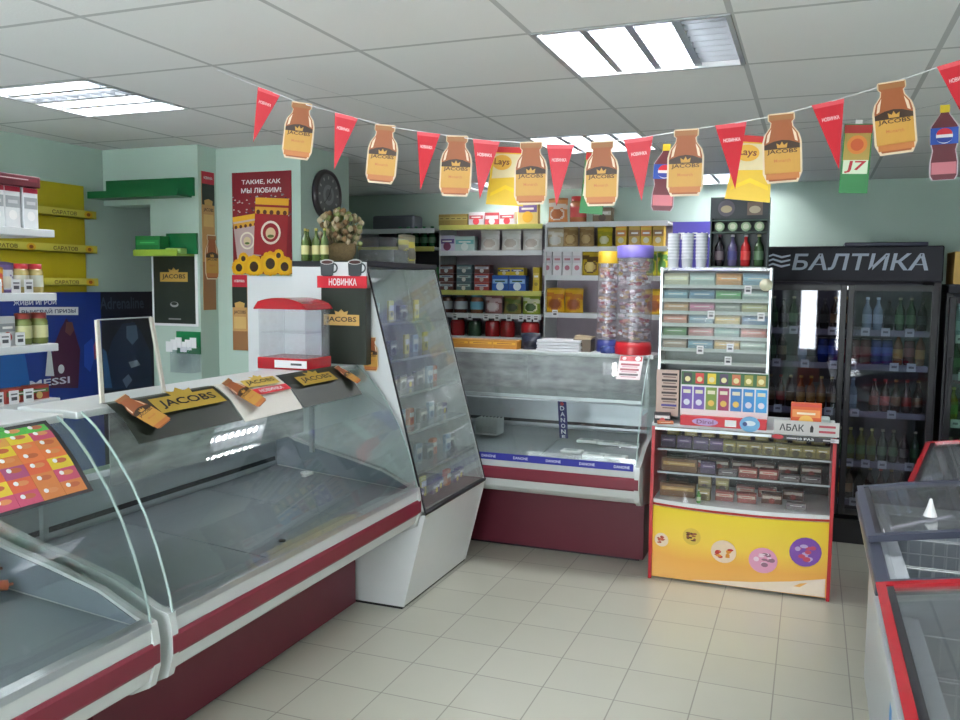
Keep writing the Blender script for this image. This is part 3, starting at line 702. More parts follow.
def strip_poster(T, w_, h_, label, jarlike=True):
    b = MB().bx(-w_/2, w_/2, -h_, 0, -.003, 0, C(196, 150, 92), T)
    b.rect(T, 0, -.035, w_, .07, C(196, 40, 60)); b.rect(T, 0, -.13, w_, .12, DG, .0012); b.text(T, 'НОВИНКА', 0, -.035, w_*.7, .016, M_paper, .002)
    b.poly(T, [(-.3*w_, -.19), (-.34*w_, -.165), (0, -.155), (.34*w_, -.165), (.3*w_, -.19)], C(200, 160, 90), .002)
    b.rect(T, 0, -.28, w_*.8, .07, C(214, 178, 112), .001); b.text(T, 'JACOBS', 0, -.22, w_*.8, .025, JC['dark'], .002)
    q = min(.28, h_-.33); b.rect(T, 0, -h_+q/2, w_, q, C(150, 104, 66), .001)
    if jarlike: jar_art(b, T @ Matrix.Translation((.02, -.36, .004)), w_*1.1, .26)
    return single(b, 'strip_poster', label, 'poster')
p = at(208, 172, X=-3.295); strip_poster(FE(-3.296, 4.12, p.z), .11, p.z-at(208, 310, X=-3.295).z, 'narrow coffee strip poster with jar picture on the column side')
p = at(239, 275, Y=4.19); strip_poster(FS(p.x, 4.194, p.z), .105, p.z-1.27, 'narrow coffee strip poster low on the column beside the tall white panel', False)
# sunflower poster
pa, pb = at(232, 173, Y=4.195), at(292, 274, Y=4.195); cx, cz = (pa.x+pb.x)/2, (pa.z+pb.z)/2; w2, h2 = pb.x-pa.x, pa.z-pb.z
b = MB().bx(pa.x, pb.x, 4.193, 4.199, pb.z, pa.z, C(128, 20, 34)); T = FS(cx, 4.193, cz)
b.text(T, 'ТАКИЕ, КАК', 0, h2*.40, w2*.66, h2*.05, M_paper); b.text(T, 'МЫ ЛЮБИМ!', 0, h2*.32, w2*.68, h2*.05, M_paper)
rr = random.Random(3)
for i in range(170):
    b.disc(T, rr.uniform(-.49, .49)*w2, h2*rr.uniform(-.1, .28), .007, [C(150, 146, 150), C(96, 84, 92), C(190, 184, 180), C(60, 40, 50)][i % 4], .0008+.00001*i, .004, 6)
def bagart(cx_, cy_, bw, bh, col, rot, zz):
    c, s_ = math.cos(rot), math.sin(rot); q = lambda u, v: (cx_+u*bw*c-v*bh*s_, cy_+u*bw*s_+v*bh*c)
    b.poly(T, [q(-.5, -.5), (q(.5, -.5)), q(.5, .5), q(-.5, .5)], C(*col), zz)
    b.poly(T, [q(-.5, .38), q(.5, .38), q(.5, .5), q(-.5, .5)], C(226, 168, 40), zz+.0003)
    b.poly(T, [q(-.5, .22), q(.5, .22), q(.5, .34), q(-.5, .34)], C(214, 160, 50), zz+.0003)
    for k in range(5): x_, y_ = q(-.4+.2*k, .25); b.disc(T, x_, y_, bw*.06, C(90, 40, 24), zz+.0006)
    x_, y_ = q(0, -.1); b.disc(T, x_, y_, bw*.3, C(236, 226, 210), zz+.0006); b.disc(T, x_, y_, bw*.24, C(*col), zz+.0009); b.disc(T, x_, y_-bw*.02, bw*.15, C(220, 200, 160), zz+.0012); b.disc(T, x_, y_-bw*.09, bw*.10, C(90, 110, 50), zz+.0015, bw*.04)
bagart(-w2*.25, -h2*.13, w2*.42, h2*.42, (196, 170, 168), .12, .003)
bagart(w2*.17, -h2*.04, w2*.56, h2*.56, (150, 26, 36), -.06, .006)
for i, (fx, fy, fr_) in enumerate([(-.38, -.44, .13), (-.12, -.43, .17), (.16, -.40, .18), (.40, -.43, .15), (.3, -.32, .09), (-.3, -.35, .09)]):
    x_, y_ = fx*w2, fy*h2; r_ = fr_*w2
    for k in range(12): a = 2*PI*k/12; b.disc(T, x_+math.cos(a)*r_*.72, max(-.485*h2, y_+math.sin(a)*r_*.72), r_*.3, C(236, 176, 24), .010+.0002*i, None, 8)
    b.disc(T, x_, y_, r_*.7, C(240, 186, 30), .0105+.0002*i); b.disc(T, x_, y_, r_*.44, C(58, 34, 20), .011+.0002*i)
single(b, 'poster', 'dark red poster with two snack bags and sunflowers on the white column', 'poster')
pa, pb = at(247, 276, Y=4.10), at(322, 276, Y=4.10)
single(MB().bx(pa.x, min(pb.x, -2.565), 4.10, 4.125, 0, pa.z, M_white, None, .003), 'white_board_panel', 'tall plain white panel standing in front of the column below the sunflower poster', 'panel')
# clock
ck = thing('wall_clock', 'round dark wall clock on the side of the column', 'clock', (-2.72, 4.48, 2.19))
T = FE(-2.719, 4.46, 2.19)
MB().lathe([(.0, 0), (.148, 0), (.15, .012), (.142, .03), (.128, .034), (.122, .022), (0, .022)], mat('clock_rim', (44, 38, 40), .35), T, 36).build('case', ck)
b = MB(); b.disc(T, 0, 0, .122, C(96, 96, 98), .023, None, 36); b.disc(T, 0, 0, .06, C(130, 132, 132), .0236, None, 30); b.disc(T, 0, 0, .035, C(96, 96, 98), .024)
for k in range(12): a = 2*PI*k/12; b.rect(T, math.sin(a)*.1, math.cos(a)*.1, .012, .018, C(170, 168, 164), .024, -a)
b.build('dial', ck)
MB().rect(T, .012, .02, .007, .065, M_ink, .026, -.5).build('hour_hand', ck); MB().rect(T, -.02, -.02, .005, .09, M_ink, .027, -.8).build('minute_hand', ck)
# leaflet holder on the column
lh = thing('leaflet_holder', 'clear wall holder with green back and small white notes on the column', 'holder', (-3.42, 4.0, 1.27))
p = at(186, 372, Y=4.0); q = at(200, 332, Y=4.03)
MB().bx(p.x-.07, p.x+.08, 3.95, 4.03, p.z, p.z+.15, M_clear).build('pocket', lh)
MB().bx(q.x-.17, q.x, 4.028, 4.036, q.z-.13, q.z, C(20, 120, 70)).build('green_back', lh)
for i in range(6): MB().bx(p.x-.09+.03*i, p.x-.045+.03*i, 3.94+.005*i, 3.942+.005*i, p.z+.12+.012*(i % 3), p.z+.18+.012*(i % 3), M_paper, Matrix.Translation((0, 0, 0))).build('note', lh)

# ---- near shelf rack at the far left
rk = thing('shelf_rack', 'white open shelf rack behind the near counter', 'shelf', (-3.18, 2.2, 0))
RZ = [1.17, 1.405, 1.62, 1.885]; YE = 2.755
for z in RZ:
    MB().bx(-3.36, -3.0, 1.55, YE, z-.032, z, M_white, None, .003).build('shelf', rk)
for y in (1.6, 2.3):
    MB().bx(-3.40, -3.36, y, y+.04, 0, 2.1, M_white).build('upright', rk)
    for z in RZ: MB().prism([(-3.36, z-.032), (-3.02, z-.032), (-3.36, z-.13)], -y-.015, -y-.019, M_white, PS).build('bracket', rk)
for y in (1.6, 2.3): MB().bx(-3.42, -2.95, y, y+.04, 0, .05, M_white).build('foot', rk)
milk = K('milk_carton', 'white carton with red top', 'carton', packet(.075, .07, .165, (222, 226, 228), (160, 166, 170), (240, 240, 240), (200, 202, 205), (176, 44, 66)))
vio = K('snack_bag', 'violet and white bag', 'bag', pouch(.11, .05, .12, (120, 100, 160), (225, 228, 235)))
yel = K('snack_bag', 'orange yellow bag', 'bag', pouch(.09, .04, .10, (222, 160, 50), (214, 70, 60)))
jr = K('sauce_jar', 'glass jar with red lid', 'jar', jar(.032, .12, (176, 160, 100), (190, 50, 56), (205, 206, 190)))
jg = K('pickle_jar', 'green pickle jar', 'jar', jar(.036, .13, (120, 130, 70), (150, 60, 50), (208, 206, 150)))
wc = K('white_packet', 'white packet', 'packet', packet(.08, .04, .12, (206, 208, 210), (150, 155, 160), (180, 60, 60)))
rg = K('noodle_pack', 'red and green packet', 'packet', packet(.10, .05, .06, (160, 60, 52), (100, 140, 80), (220, 190, 120)))
xs = -3.06
row([(milk, xs, 2.50), (milk, xs, 2.575), (milk, xs, 2.66)], RZ[3]+.001, R(90), 'on the top shelf by the yellow rack', 'cartons on the near rack top shelf')
K('chocolate_box', '', 'box', packet(.30, .10, .045, (84, 26, 36), (110, 36, 50), None, (206, 190, 190))).place((-3.06, 2.55, RZ[3]+.168), R(90), 'long dark red box lying on top of the white cartons')
row([(vio, xs, 2.42), (yel, xs+.03, 2.48, 0), (vio, xs, 2.545), (jr, xs, 2.63), (jr, xs, 2.70)], RZ[2]+.001, R(90), 'on the third rack shelf', 'goods on the near rack third shelf')
row([(wc, xs, 2.45), (wc, xs, 2.54), (jg, xs, 2.63), (jg, xs, 2.71)], RZ[1]+.001, R(90), 'on the second rack shelf', 'goods on the near rack second shelf')
row([(wc, xs, 2.45), (rg, xs+.01, 2.56), (rg, xs, 2.68)], RZ[0]+.001, R(90), 'on the lowest rack shelf', 'goods on the near rack lowest shelf')
def tagk(name):
    r = root0(name); MB().bx(-.022, .022, -.001, .001, 0, .055, M_paper).build('card', r)
    b = MB(); T = FS(0, -.001, 0); b.rect(T, 0, .04, .03, .006, C(120, 120, 126)).rect(T, 0, .022, .026, .014, C(90, 90, 98)); b.build('print', r); return r
TAG = K('price_tag', 'white price card', 'price tag', tagk)
i = 0
for z, ys, nm in ((RZ[2], (2.47, 2.56, 2.62), 'third'), (RZ[1], (2.44, 2.50, 2.57), 'second'), (RZ[0], (2.46, 2.53, 2.6), 'lowest')):
    for k, y in enumerate(ys): TAG.place((-3.005, y, z+.001), R(90+random.uniform(-8, 8)), f'white price card, {ORD[k]} from left on the {nm} near rack shelf', 'price cards on the near rack')

# ---------------------------------------------------------------- back wall shelving
YS = 6.45
def wx(px, py=280, Y=YS): return at(px, py, Y=Y).x
def wz(py, px=540, Y=YS): return at(px, py, Y=Y).z
M_sy = C(206, 206, 110); M_lilac = mat('pinkish_back', (172, 160, 170), .6)
X1, X2, X3 = wx(438), wx(543.5), wx(668)
s1 = thing('wall_shelving', 'wide bay of wall shelves with a yellow edged shelf behind the dairy counter', 'shelving', ((X1+X2)/2, YS, 0))
s2 = thing('wall_shelving', 'bay of white wall shelves next to the purple sign', 'shelving', ((X2+X3)/2, YS, 0))
s3 = thing('wall_shelving', 'narrow dark bay of shelves in the corner beyond the showcase', 'shelving', (X1-.4, YS, 0))
Z1 = [wz(225, 490), wz(251, 490), wz(291, 490), wz(314, 490), wz(337, 490)]
Z2 = [wz(222, 600), wz(247, 600), wz(276, 600), wz(314, 600)]
Z3 = [wz(229, 410), wz(247, 420), wz(290, 420)]
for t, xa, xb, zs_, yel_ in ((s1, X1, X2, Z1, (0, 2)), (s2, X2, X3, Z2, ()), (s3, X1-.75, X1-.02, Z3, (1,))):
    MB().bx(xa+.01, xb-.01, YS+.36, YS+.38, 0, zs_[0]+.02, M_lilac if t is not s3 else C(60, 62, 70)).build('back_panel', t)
    for x in (xa, xb-.012): MB().bx(x+.001, x+.011, YS+.02 if x == xa else YS+.3, YS+.38, 0, zs_[0]-.02, M_white).build('side_panel', t)
    for k, z in enumerate(zs_):
        MB().bx(xa+.012, xb-.013, YS, YS+.359, z-.014, z, M_white).build('shelf', t)
        MB().bx(xa+.012, xb-.013, YS-.008, YS-.001, z-.035, z+.004, M_sy if k in yel_ else M_white).build('shelf_edge', t)
    MB().bx(xa+.012, xb-.013, YS, YS+.359, .08, .12, M_white).build('base_shelf', t)

goods = lambda n, d, c, f: K(n, d, c, f)
gt = goods('tea_tin', 'small golden tin', 'tin', packet(.055, .05, .095, (150, 130, 70), (176, 160, 96), None, (110, 96, 50)))
wr = goods('sugar_box', 'white and red carton', 'box', packet(.13, .07, .105, (222, 218, 222), (196, 96, 104), (210, 70, 80)))
rw = goods('sugar_box', 'red and white carton', 'box', packet(.12, .07, .10, (196, 80, 84), (226, 220, 224), (230, 226, 226)))
ce = goods('cereal_box', 'tall yellow cereal box', 'box', packet(.17, .06, .20, (230, 200, 120), (120, 96, 150), (236, 180, 60), (250, 240, 220), (232, 180, 176)))
pu = goods('cookie_box', 'violet and white box', 'box', packet(.14, .08, .13, (206, 200, 220), (110, 90, 150), (130, 70, 100)))
te = goods('cookie_box', 'pale teal box', 'box', packet(.17, .08, .12, (190, 214, 210), (120, 190, 190), (226, 236, 232)))
wb = goods('flour_bag', 'white flour bag', 'bag', pouch(.165, .09, .17, (222, 220, 214), (232, 232, 228), (206, 196, 186)))
c1 = goods('tinned_food', 'stacked brown and white tin', 'tin', packet(.13, .1, .068, (110, 66, 62), (196, 206, 214), (210, 216, 220), (60, 90, 130)))
c2 = goods('tinned_food', 'stacked teal and white tin', 'tin', packet(.13, .1, .068, (96, 120, 126), (196, 214, 210), (226, 226, 220), (80, 60, 70)))
c3 = goods('tinned_food', 'stacked red and blue tin', 'tin', packet(.13, .1, .068, (170, 76, 74), (206, 214, 226), (200, 190, 190), (60, 80, 150)))
bl = goods('wafer_box', 'bright blue box', 'box', packet(.14, .09, .125, (44, 92, 178), (150, 190, 226), (220, 232, 240), (60, 90, 60)))
yb = goods('noodle_box', 'flat yellow box', 'box', packet(.11, .09, .06, (216, 190, 50), (90, 100, 140), (230, 226, 190)))
ly = goods('tall_yellow_box', 'tall yellow box', 'box', packet(.055, .08, .19, (206, 176, 40), (226, 200, 90), (160, 130, 40)))
j1 = goods('coffee_jar', 'brown coffee jar with white tag', 'jar', jar(.055, .16, (92, 52, 40), (60, 66, 90), (200, 206, 214)))
j2 = goods('coffee_jar', 'light blue topped jar', 'jar', jar(.055, .16, (140, 90, 66), (120, 180, 210), (120, 186, 214)))
j3 = goods('cocoa_pouch', 'pink brown pouch', 'pouch', pouch(.15, .08, .16, (150, 100, 100), (206, 180, 186), (226, 214, 216)))
j4 = goods('seasoning_pouch', 'olive green pouch', 'pouch', pouch(.15, .08, .15, (140, 124, 60), (100, 116, 50), (60, 66, 40)))
j5 = goods('seasoning_pouch', 'bright green pouch', 'pouch', pouch(.15, .08, .16, (150, 176, 50), (220, 222, 190), (70, 100, 50)))
t1 = goods('tomato_jar', 'red preserve jar with dark lid', 'jar', jar(.062, .16, (164, 34, 38), (44, 36, 44)))
t2 = goods('pickle_jar', 'dark green preserve jar', 'jar', jar(.06, .15, (40, 70, 50), (60, 40, 50)))
t3 = goods('tomato_jar', 'big bright red jar', 'jar', jar(.075, .15, (196, 44, 48), (70, 30, 36)))
def line(zz, lst, where, group, yoff=.07):
    its = []
    for e in lst:
        k, px = e[:2]; st = e[2] if len(e) > 2 else 0
        its.append((k, wx(px, 280, YS+yoff), YS+yoff, st))
    row(its, zz+.001, 0, where, group)
line(Z1[0], [(gt, 442.5), (gt, 448.5), (gt, 454), (gt, 459.5), (gt, 465), (wr, 477), (rw, 492.5), (wr, 507.5), (ce, 528)], 'on the top shelf, wide bay', 'goods on top of the wide bay')
line(Z1[1], [(pu, 449), (te, 466), (wb, 490), (wb, 511), (wb, 532)], 'on the second shelf, wide bay', 'goods on the second shelf of the wide bay')
its = []
for px, k in ((448.5, (c1, c1, c1)), (466, (c2, c2, c2)), (484, (c3, c3, c1))):
    for q in range(3): its.append((k[q], px, q*.0705))
its += [(bl, 502), (bl, 519), (yb, 506, .1265), (yb, 519, .1265), (ly, 537.5)]
nm9 = [f'{lv} of the {cl} stack on yellow edged shelf' for cl in ('corner side', 'middle', 'blue box side') for lv in ('bottom', 'middle', 'top')]
nm9 += ['bright blue box beside the tin stacks on the yellow edged shelf', 'bright blue box farther from the tin stacks on the yellow edged shelf', 'flat yellow box on the blue box nearest the tins', 'flat yellow box on the blue box nearest the tall yellow box', 'tall yellow box at the end of the yellow edged shelf']
for e, l in zip(its, nm9):
    k, px = e[:2]; k.place((wx(px, 280, YS+.07), YS+.07, Z1[2]+.001+(e[2] if len(e) > 2 else 0)), random.uniform(-.04, .04), (k.desc.replace('stacked ', '')+', '+l) if 'side stack on' in l or 'middle stack on' in l else l, 'goods on the yellow edged shelf')
line(Z1[3], [(j1, 447), (j1, 461), (j2, 477), (j3, 494), (j4, 513), (j5, 532)], 'on the fourth shelf, wide bay', 'goods on the fourth shelf of the wide bay')
line(Z1[4], [(t1, 458), (t2, 475), (t1, 493), (t1, 508), (t3, 531)], 'on the lowest shelf, wide bay', 'jars on the lowest shelf of the wide bay')
# second bay
ob = goods('crisp_bag', 'orange and white snack bag', 'bag', pouch(.16, .09, .19, (222, 150, 90), (232, 220, 206), (190, 110, 60)))
sj = goods('sweet_jar', 'red topped round jar', 'jar', jar(.065, .2, (196, 120, 80), (196, 60, 60), (210, 80, 76)))
bb_ = goods('biscuit_box', 'brown and white box', 'box', packet(.15, .08, .11, (120, 100, 76), (206, 206, 196), (90, 70, 60)))
cr = goods('cereal_bag', 'cream bag', 'bag', pouch(.13, .08, .15, (206, 190, 160), (226, 222, 214), (220, 220, 216)))
br = goods('grain_bag', 'light brown grain bag', 'bag', pouch(.12, .08, .17, (176, 150, 104), (150, 120, 76), (196, 170, 120)))
yg = goods('snack_bag', 'yellow green bag', 'bag', pouch(.12, .08, .15, (206, 190, 50), (176, 170, 50), (220, 220, 190)))
y1_ = goods('pasta_box', 'yellow pasta box', 'box', packet(.085, .07, .165, (222, 186, 46), (206, 130, 50), (226, 220, 190), None, (230, 160, 50)))
y2_ = goods('pasta_box', 'yellow brown pasta box', 'box', packet(.085, .07, .165, (196, 160, 60), (150, 110, 60), (220, 214, 190)))
wm = goods('milk_carton', 'slim white carton', 'carton', packet(.075, .07, .205, (228, 226, 230), (214, 206, 214), (196, 120, 140), (190, 120, 130)))
yd = goods('crisp_bag', 'yellow and brown snack bag', 'bag', pouch(.14, .08, .19, (206, 176, 44), (110, 80, 40), (226, 200, 120)))
yt = goods('corn_bag', 'tall yellow and white bag', 'bag', pouch(.09, .07, .21, (226, 190, 50), (220, 220, 214), (206, 206, 206)))
gy = goods('corn_bag', 'green and yellow bag', 'bag', pouch(.08, .07, .21, (214, 206, 70), (100, 150, 70), (90, 140, 70)))
yo = goods('coffee_pouch', 'golden yellow pouch', 'pouch', pouch(.15, .09, .19, (222, 176, 40), (196, 120, 40), (150, 80, 40)))
line(Z2[0], [(ob, 557), (sj, 577), (bb_, 602)], 'on top of the white bay', 'goods on top of the white bay')
line(Z2[1], [(cr, 555), (br, 570), (br, 586), (yg, 604), (y1_, 621), (y2_, 634), (y1_, 646), (y2_, 658)], 'on the second shelf, white bay', 'goods on the second shelf of the white bay')
line(Z2[2], [(wm, 548.5), (wm, 558.2), (wm, 567.9), (wm, 577.6), (yd, 590.6), (yt, 605), (yt, 617), (gy, 651), (gy, 662)], 'on the third shelf, white bay', 'goods on the third shelf of the white bay')
line(Z2[3], [(yo, 556), (yo, 574.5), (yo, 655)], 'on the lowest shelf, white bay', 'pouches on the lowest shelf of the white bay')
# dark corner bay
dgb = goods('wine_bottle', 'dark green wine bottle', 'bottle', bottle(.036, .17, (20, 70, 40), (30, 120, 70), (60, 100, 70)))
line(Z3[1], [(dgb, 400), (dgb, 408), (dgb, 416), (dgb, 424), (dgb, 432)], 'in the dark corner bay', 'green bottles in the dark corner bay')
line(Z3[2], [(goods('juice_carton', 'bright green carton', 'carton', packet(.09, .07, .19, (50, 140, 70), (90, 190, 110), (200, 220, 200))), 433)], 'on the corner bay lower shelf', 'corner bay carton')
# price tags clipped to the wide bay
for k, (px, py) in enumerate([(455, 313), (470, 313), (486, 313), (497, 313), (509, 313), (521, 313), (529, 311), (536, 311)]):
    p = at(px, py, Y=YS-.012); TAG.place((p.x, YS-.012, Z1[3]-.052), random.uniform(-.1, .1), f'white price tag, {ORD[k]} from left under the jar shelf of the wide bay', 'price tags on the wide bay', scale=1.0)
for k, (px, py) in enumerate([(555, 313), (625, 313)]):
    p = at(px, py, Y=YS-.012); TAG.place((p.x, YS-.012, Z2[3]-.03), 0, ['white price tag under the golden pouches', 'white price tag beside the clear sweet dispenser'][k], 'price tags on the white bay')
dk = MB().bx(X1-.7, X1-.30, 6.62, 6.8, Z3[0]+.0052, Z3[0]+.13, C(84, 88, 96), None, .02)
single(dk, 'storage_case', 'dark grey case on top of the corner shelves', 'case')
# purple sign
p = at(673, 222, Y=6.6); q = at(704, 262, Y=6.6); b = MB().bx(p.x, q.x+.25, 6.60, 6.612, 1.45, p.z, C(70, 62, 150)); T = FS((p.x+q.x)/2, 6.60, at(690, 236, Y=6.6).z); b.text(T, 'ТАБАК', .05, 0, .25, .05, M_paper)
sg = single(b, 'wall_sign', 'purple sign with white letters behind the cup stacks', 'sign')
MB().bx(p.x+.05, p.x+.09, 6.612, 6.85, 1.8, 1.84, M_white).build('bracket', sg)

# ---------------------------------------------------------------- on top of the dairy counter
ZT = 1.263
def on_far(px, py, z=ZT): return at(px, py, Z=z)
oc = K('sweet_box', 'low orange sweet box', 'box', packet(.17, .12, .055, (190, 130, 50), (222, 170, 60), None, (150, 80, 50)))
row([(oc, at(px, 340, Y=5.18).x, 5.18) for px in (460, 484, 508)], ZT, 0, 'on the dairy counter top', 'orange boxes on the dairy counter')
K('rubbish_bag', '', 'bag', pouch(.13, .12, .10, (30, 34, 50), (40, 46, 66), (24, 26, 40))).place((at(531, 340, Y=5.2).x, 5.2, ZT), .2, 'crumpled dark blue bag beside the white trays')
for k in range(4):
    x = at(562, 348, Y=5.2).x; b = MB().bx(x-.14, x+.14, 5.10, 5.28, ZT+.018*k, ZT+.018*k+.016, C(214, 216, 222), Matrix.Translation((.004*(k % 2), 0, 0)), .004)
    single(b, 'foam_tray', f'white foam tray, {ORD[k]} from the bottom of the stack', 'tray', 'stacked foam trays')
b = MB(); x = at(585, 345, Y=5.2).x; bxr = thing('open_box', 'small open brown cardboard box beside the foam trays', 'box', (x, 5.2, ZT))
MB().bx(x-.06, x+.05, 5.14, 5.25, ZT, ZT+.075, C(86, 72, 56)).build('box', bxr); MB().prism([(x-.06, .075), (x+.05, .075), (x+.06, .09), (x-.05, .10)], 0, .1, C(176, 156, 128), Matrix.Translation((0, 5.25, ZT)) @ Matrix.Rotation(PI/2, 4, 'X')).build('flap', bxr)
K('blue_tub', '', 'tub', jar(.05, .04, (50, 64, 130), (60, 80, 150))).place((at(610, 350, Y=5.08).x-.02, 5.115, ZT), 0, 'flat blue tub in front of the slim candy tower')
# candy towers
def tower(x, y, w_, h, n, head, basec, label, rot=0):
    t = thing('candy_tower', label, 'display stand', (x, y, ZT), rot); T = W[t]
    MB().lathe([(w_*.53, 0), (w_*.54, .04), (w_*.5, .075), (0, .075)], C(*basec, .3), T, 20).build('base', t)
    MB().lathe([(w_*.52, .075), (w_*.52, h-.06)], glass('tower_plastic', (.95, .94, .96), .03, .35, .2, .16, (.86, .82, .88)), T, 20).build('clear_tube', t)
    for k in range(n):
        z = .085+(h-.16)*k/n; hh = (h-.16)/n
        MB().lathe([(0, z), (w_*.46, z), (w_*.46, z+.004), (0, z+.004)], M_clear, T, 16).build('tier', t)
        b = MB(); rr = random.Random(k+int(w_*1000))
        for i in range(46):
            a = rr.uniform(0, 6.28); e = w_*.40*math.sqrt(rr.random())
            b.bx(-.016, .016, -.01, .01, -.007, .007, [C(186, 140, 126), C(206, 190, 200), C(150, 116, 136), C(190, 160, 116), C(214, 214, 224), C(166, 90, 100)][(i+k) % 6], T @ Matrix.Translation((math.cos(a)*e, math.sin(a)*e, z+.010+rr.random()*hh*.62)) @ Matrix.Rotation(rr.uniform(0, 3), 4, 'Z') @ Matrix.Rotation(rr.uniform(-.5, .5), 4, 'X'))
        o = b.build('wrapped_candy', t); o['kind'] = 'stuff'
    b = MB().lathe([(w_*.53, h-.07), (w_*.53, h-.0), (w_*.45, h+.004), (0, h+.004)], C(*head, .5), T, 20)
    b.lathe([(w_*.525, h-.05), (w_*.525, h-.03)], C(220, 214, 236), T, 20); b.build('header', t)
x = at(632, 355, Y=5.10).x; ht = at(632, 246, Y=5.10).z-ZT
tower(x, 5.13, .205, ht, 6, (110, 100, 176), (190, 36, 46), 'tall clear candy tower with red base and violet header on the dairy counter')
x2 = at(606, 345, Y=5.22).x; tower(x2, 5.24, .12, at(604, 252, Y=5.24).z-ZT, 5, (220, 180, 50), (60, 70, 140), 'slim clear candy tower behind the tall one')
b = MB(); pa = at(631, 357, Y=4.99); T = frame((pa.x, 5.012, 1.26), (1, 0, 0), (0, .13, .165)); b.bx(-.07, .07, -.165, 0, -.002, 0, C(226, 214, 216), T)
b.rect(T, 0, -.02, .13, .035, C(180, 36, 50)); 
for k in range(3): b.rect(T, 0, -.062-.035*k, .11, .014, C(140, 40, 60) if k < 2 else C(60, 50, 56)); b.rect(T, 0, -.078-.035*k, .09, .006, C(176, 120, 130))
b.disc(T, .04, -.02, .016, M_paper, .002); b.disc(T, -.04, -.02, .012, C(240, 200, 200), .002)
single(b, 'hanging_notice', 'red and white notice hanging below the candy tower', 'notice')
# inside the dairy counter
def on_deck(px, py): p = at(px, py, Y=5.0); q = at(px, py, Z=.675); return q
for k, (px, py) in enumerate([(572, 449), (594, 452), (616, 454), (588, 442), (609, 444), (630, 446)]):
    q = at(px, py, Z=.69); d_ = q.y-4.72; zz = .64+(d_-.045)*.0828+.008
    t_ = MB(); X_, Y__ = q.x, q.y; t_.bx(X_-.065, X_+.065, Y__-.042, Y__+.042, zz+.004, zz+.022, C(232, 236, 236), None, .006); t_.rect(Matrix.Translation((X_, Y__, zz+.022)), 0, 0, .07, .05, C(176, 190, 190), .001)
    single(t_, 'dairy_tray', f'pale dairy tray, {ORD[k]} of six on the dairy counter deck', 'tray', 'pale trays on the dairy counter deck')
b = MB(); 
for k in range(7): b.bx(-2.02+.025*k, -2.018+.025*k, 5.15, 5.28, .70, .80, M_wire)
for z in (.70, .75, .80): b.bx(-2.02, -1.87, 5.15, 5.153, z, z+.002, M_wire)
b.bx(-2.02, -1.87, 5.15, 5.28, .695, .699, M_wire)
single(b, 'wire_basket', 'small white wire basket inside the dairy counter', 'basket')

# ---------------------------------------------------------------- yellow counter with curved front
yc = thing('sweet_counter', 'yellow and orange sweets counter with red frame and glass front', 'display counter', (-.33, 5.05, 0))
XA, XB, YA, YC = -.815, .152, 4.83, 5.30
bow = lambda x: -.07*(1-((x-(XA+XB)/2)/((XB-XA)/2))**2)
N_ = 14; xs_ = [XA+.018+(XB-XA-.036)*i/N_ for i in range(N_+1)]
# ruled front panel: straight at the floor, bowed at the seam
m = bpy.data.materials.new('sunny_print'); m.use_nodes = True; nt = m.node_tree; b_ = nt.nodes['Principled BSDF']; b_.inputs['Roughness'].default_value = .3
g_ = nt.nodes.new('ShaderNodeNewGeometry'); sp_ = nt.nodes.new('ShaderNodeSeparateXYZ'); nt.links.new(g_.outputs['Position'], sp_.inputs[0])
wv = nt.nodes.new('ShaderNodeTexNoise'); wv.inputs['Scale'].default_value = 2.2; nt.links.new(g_.outputs['Position'], wv.inputs['Vector'])
md = nt.nodes.new('ShaderNodeMath'); md.operation = 'MULTIPLY_ADD'; md.inputs[1].default_value = .12; nt.links.new(wv.outputs['Fac'], md.inputs[0]); nt.links.new(sp_.outputs[2], md.inputs[2])
rp = nt.nodes.new('ShaderNodeValToRGB'); nt.links.new(md.outputs[0], rp.inputs[0]); e = rp.color_ramp.elements
e[0].position = .05; e[0].color = (lin(242), lin(190), lin(110), 1); e[1].position = .5; e[1].color = (lin(240), lin(214), lin(62), 1)
q_ = e.new(.20); q_.color = (lin(240), lin(176), lin(86), 1); q_ = e.new(.30); q_.color = (lin(245), lin(208), lin(84), 1)
nt.links.new(rp.outputs[0], b_.inputs['Base Color'])
zb, zt_ = .012, .43
f = MB(); vs = []; 
for x in xs_:
    for k in range(5): v = k/4; vs.append((x, YA+bow(x)*v, zb+(zt_-zb)*v))
fs = [(i*5+k, (i+1)*5+k, (i+1)*5+k+1, i*5+k+1) for i in range(N_) for k in range(4)]
f.add(vs, fs, m, None, True); 
f.add([(v[0], v[1]+.01, v[2]) for v in vs], [q[::-1] for q in fs], M_white)
PT = frame((0, YA, 0), (1, 0, 0), (0, 0, 1))
def fp(u, z): x = XA+(XB-XA)*u; return (x, YA+bow(x)*(z-zb)/(zt_-zb)-.003, z)
wave = [(.25, .02), (.4, .035), (.6, .055), (.8, .085), (.975, .12), (.975, .018), (.7, .016), (.45, .015)]
f.add([fp(u, z) for u, z in wave], [tuple(range(len(wave)))[::-1]], C(240, 224, 206))
def pframe(u, z):
    p = Vector(fp(u, z)); q = Vector(fp(u+.03, z)); t_ = Vector(fp(u, z+.05)); rt = (q-p).normalized(); up = t_-p; up = (up-rt*up.dot(rt)).normalized()
    return frame(p, rt, up)
def fdisc(u, z, r_, mm, off=0):
    f.disc(pframe(u, z), 0, 0, r_, mm, .004+off, None, 20)
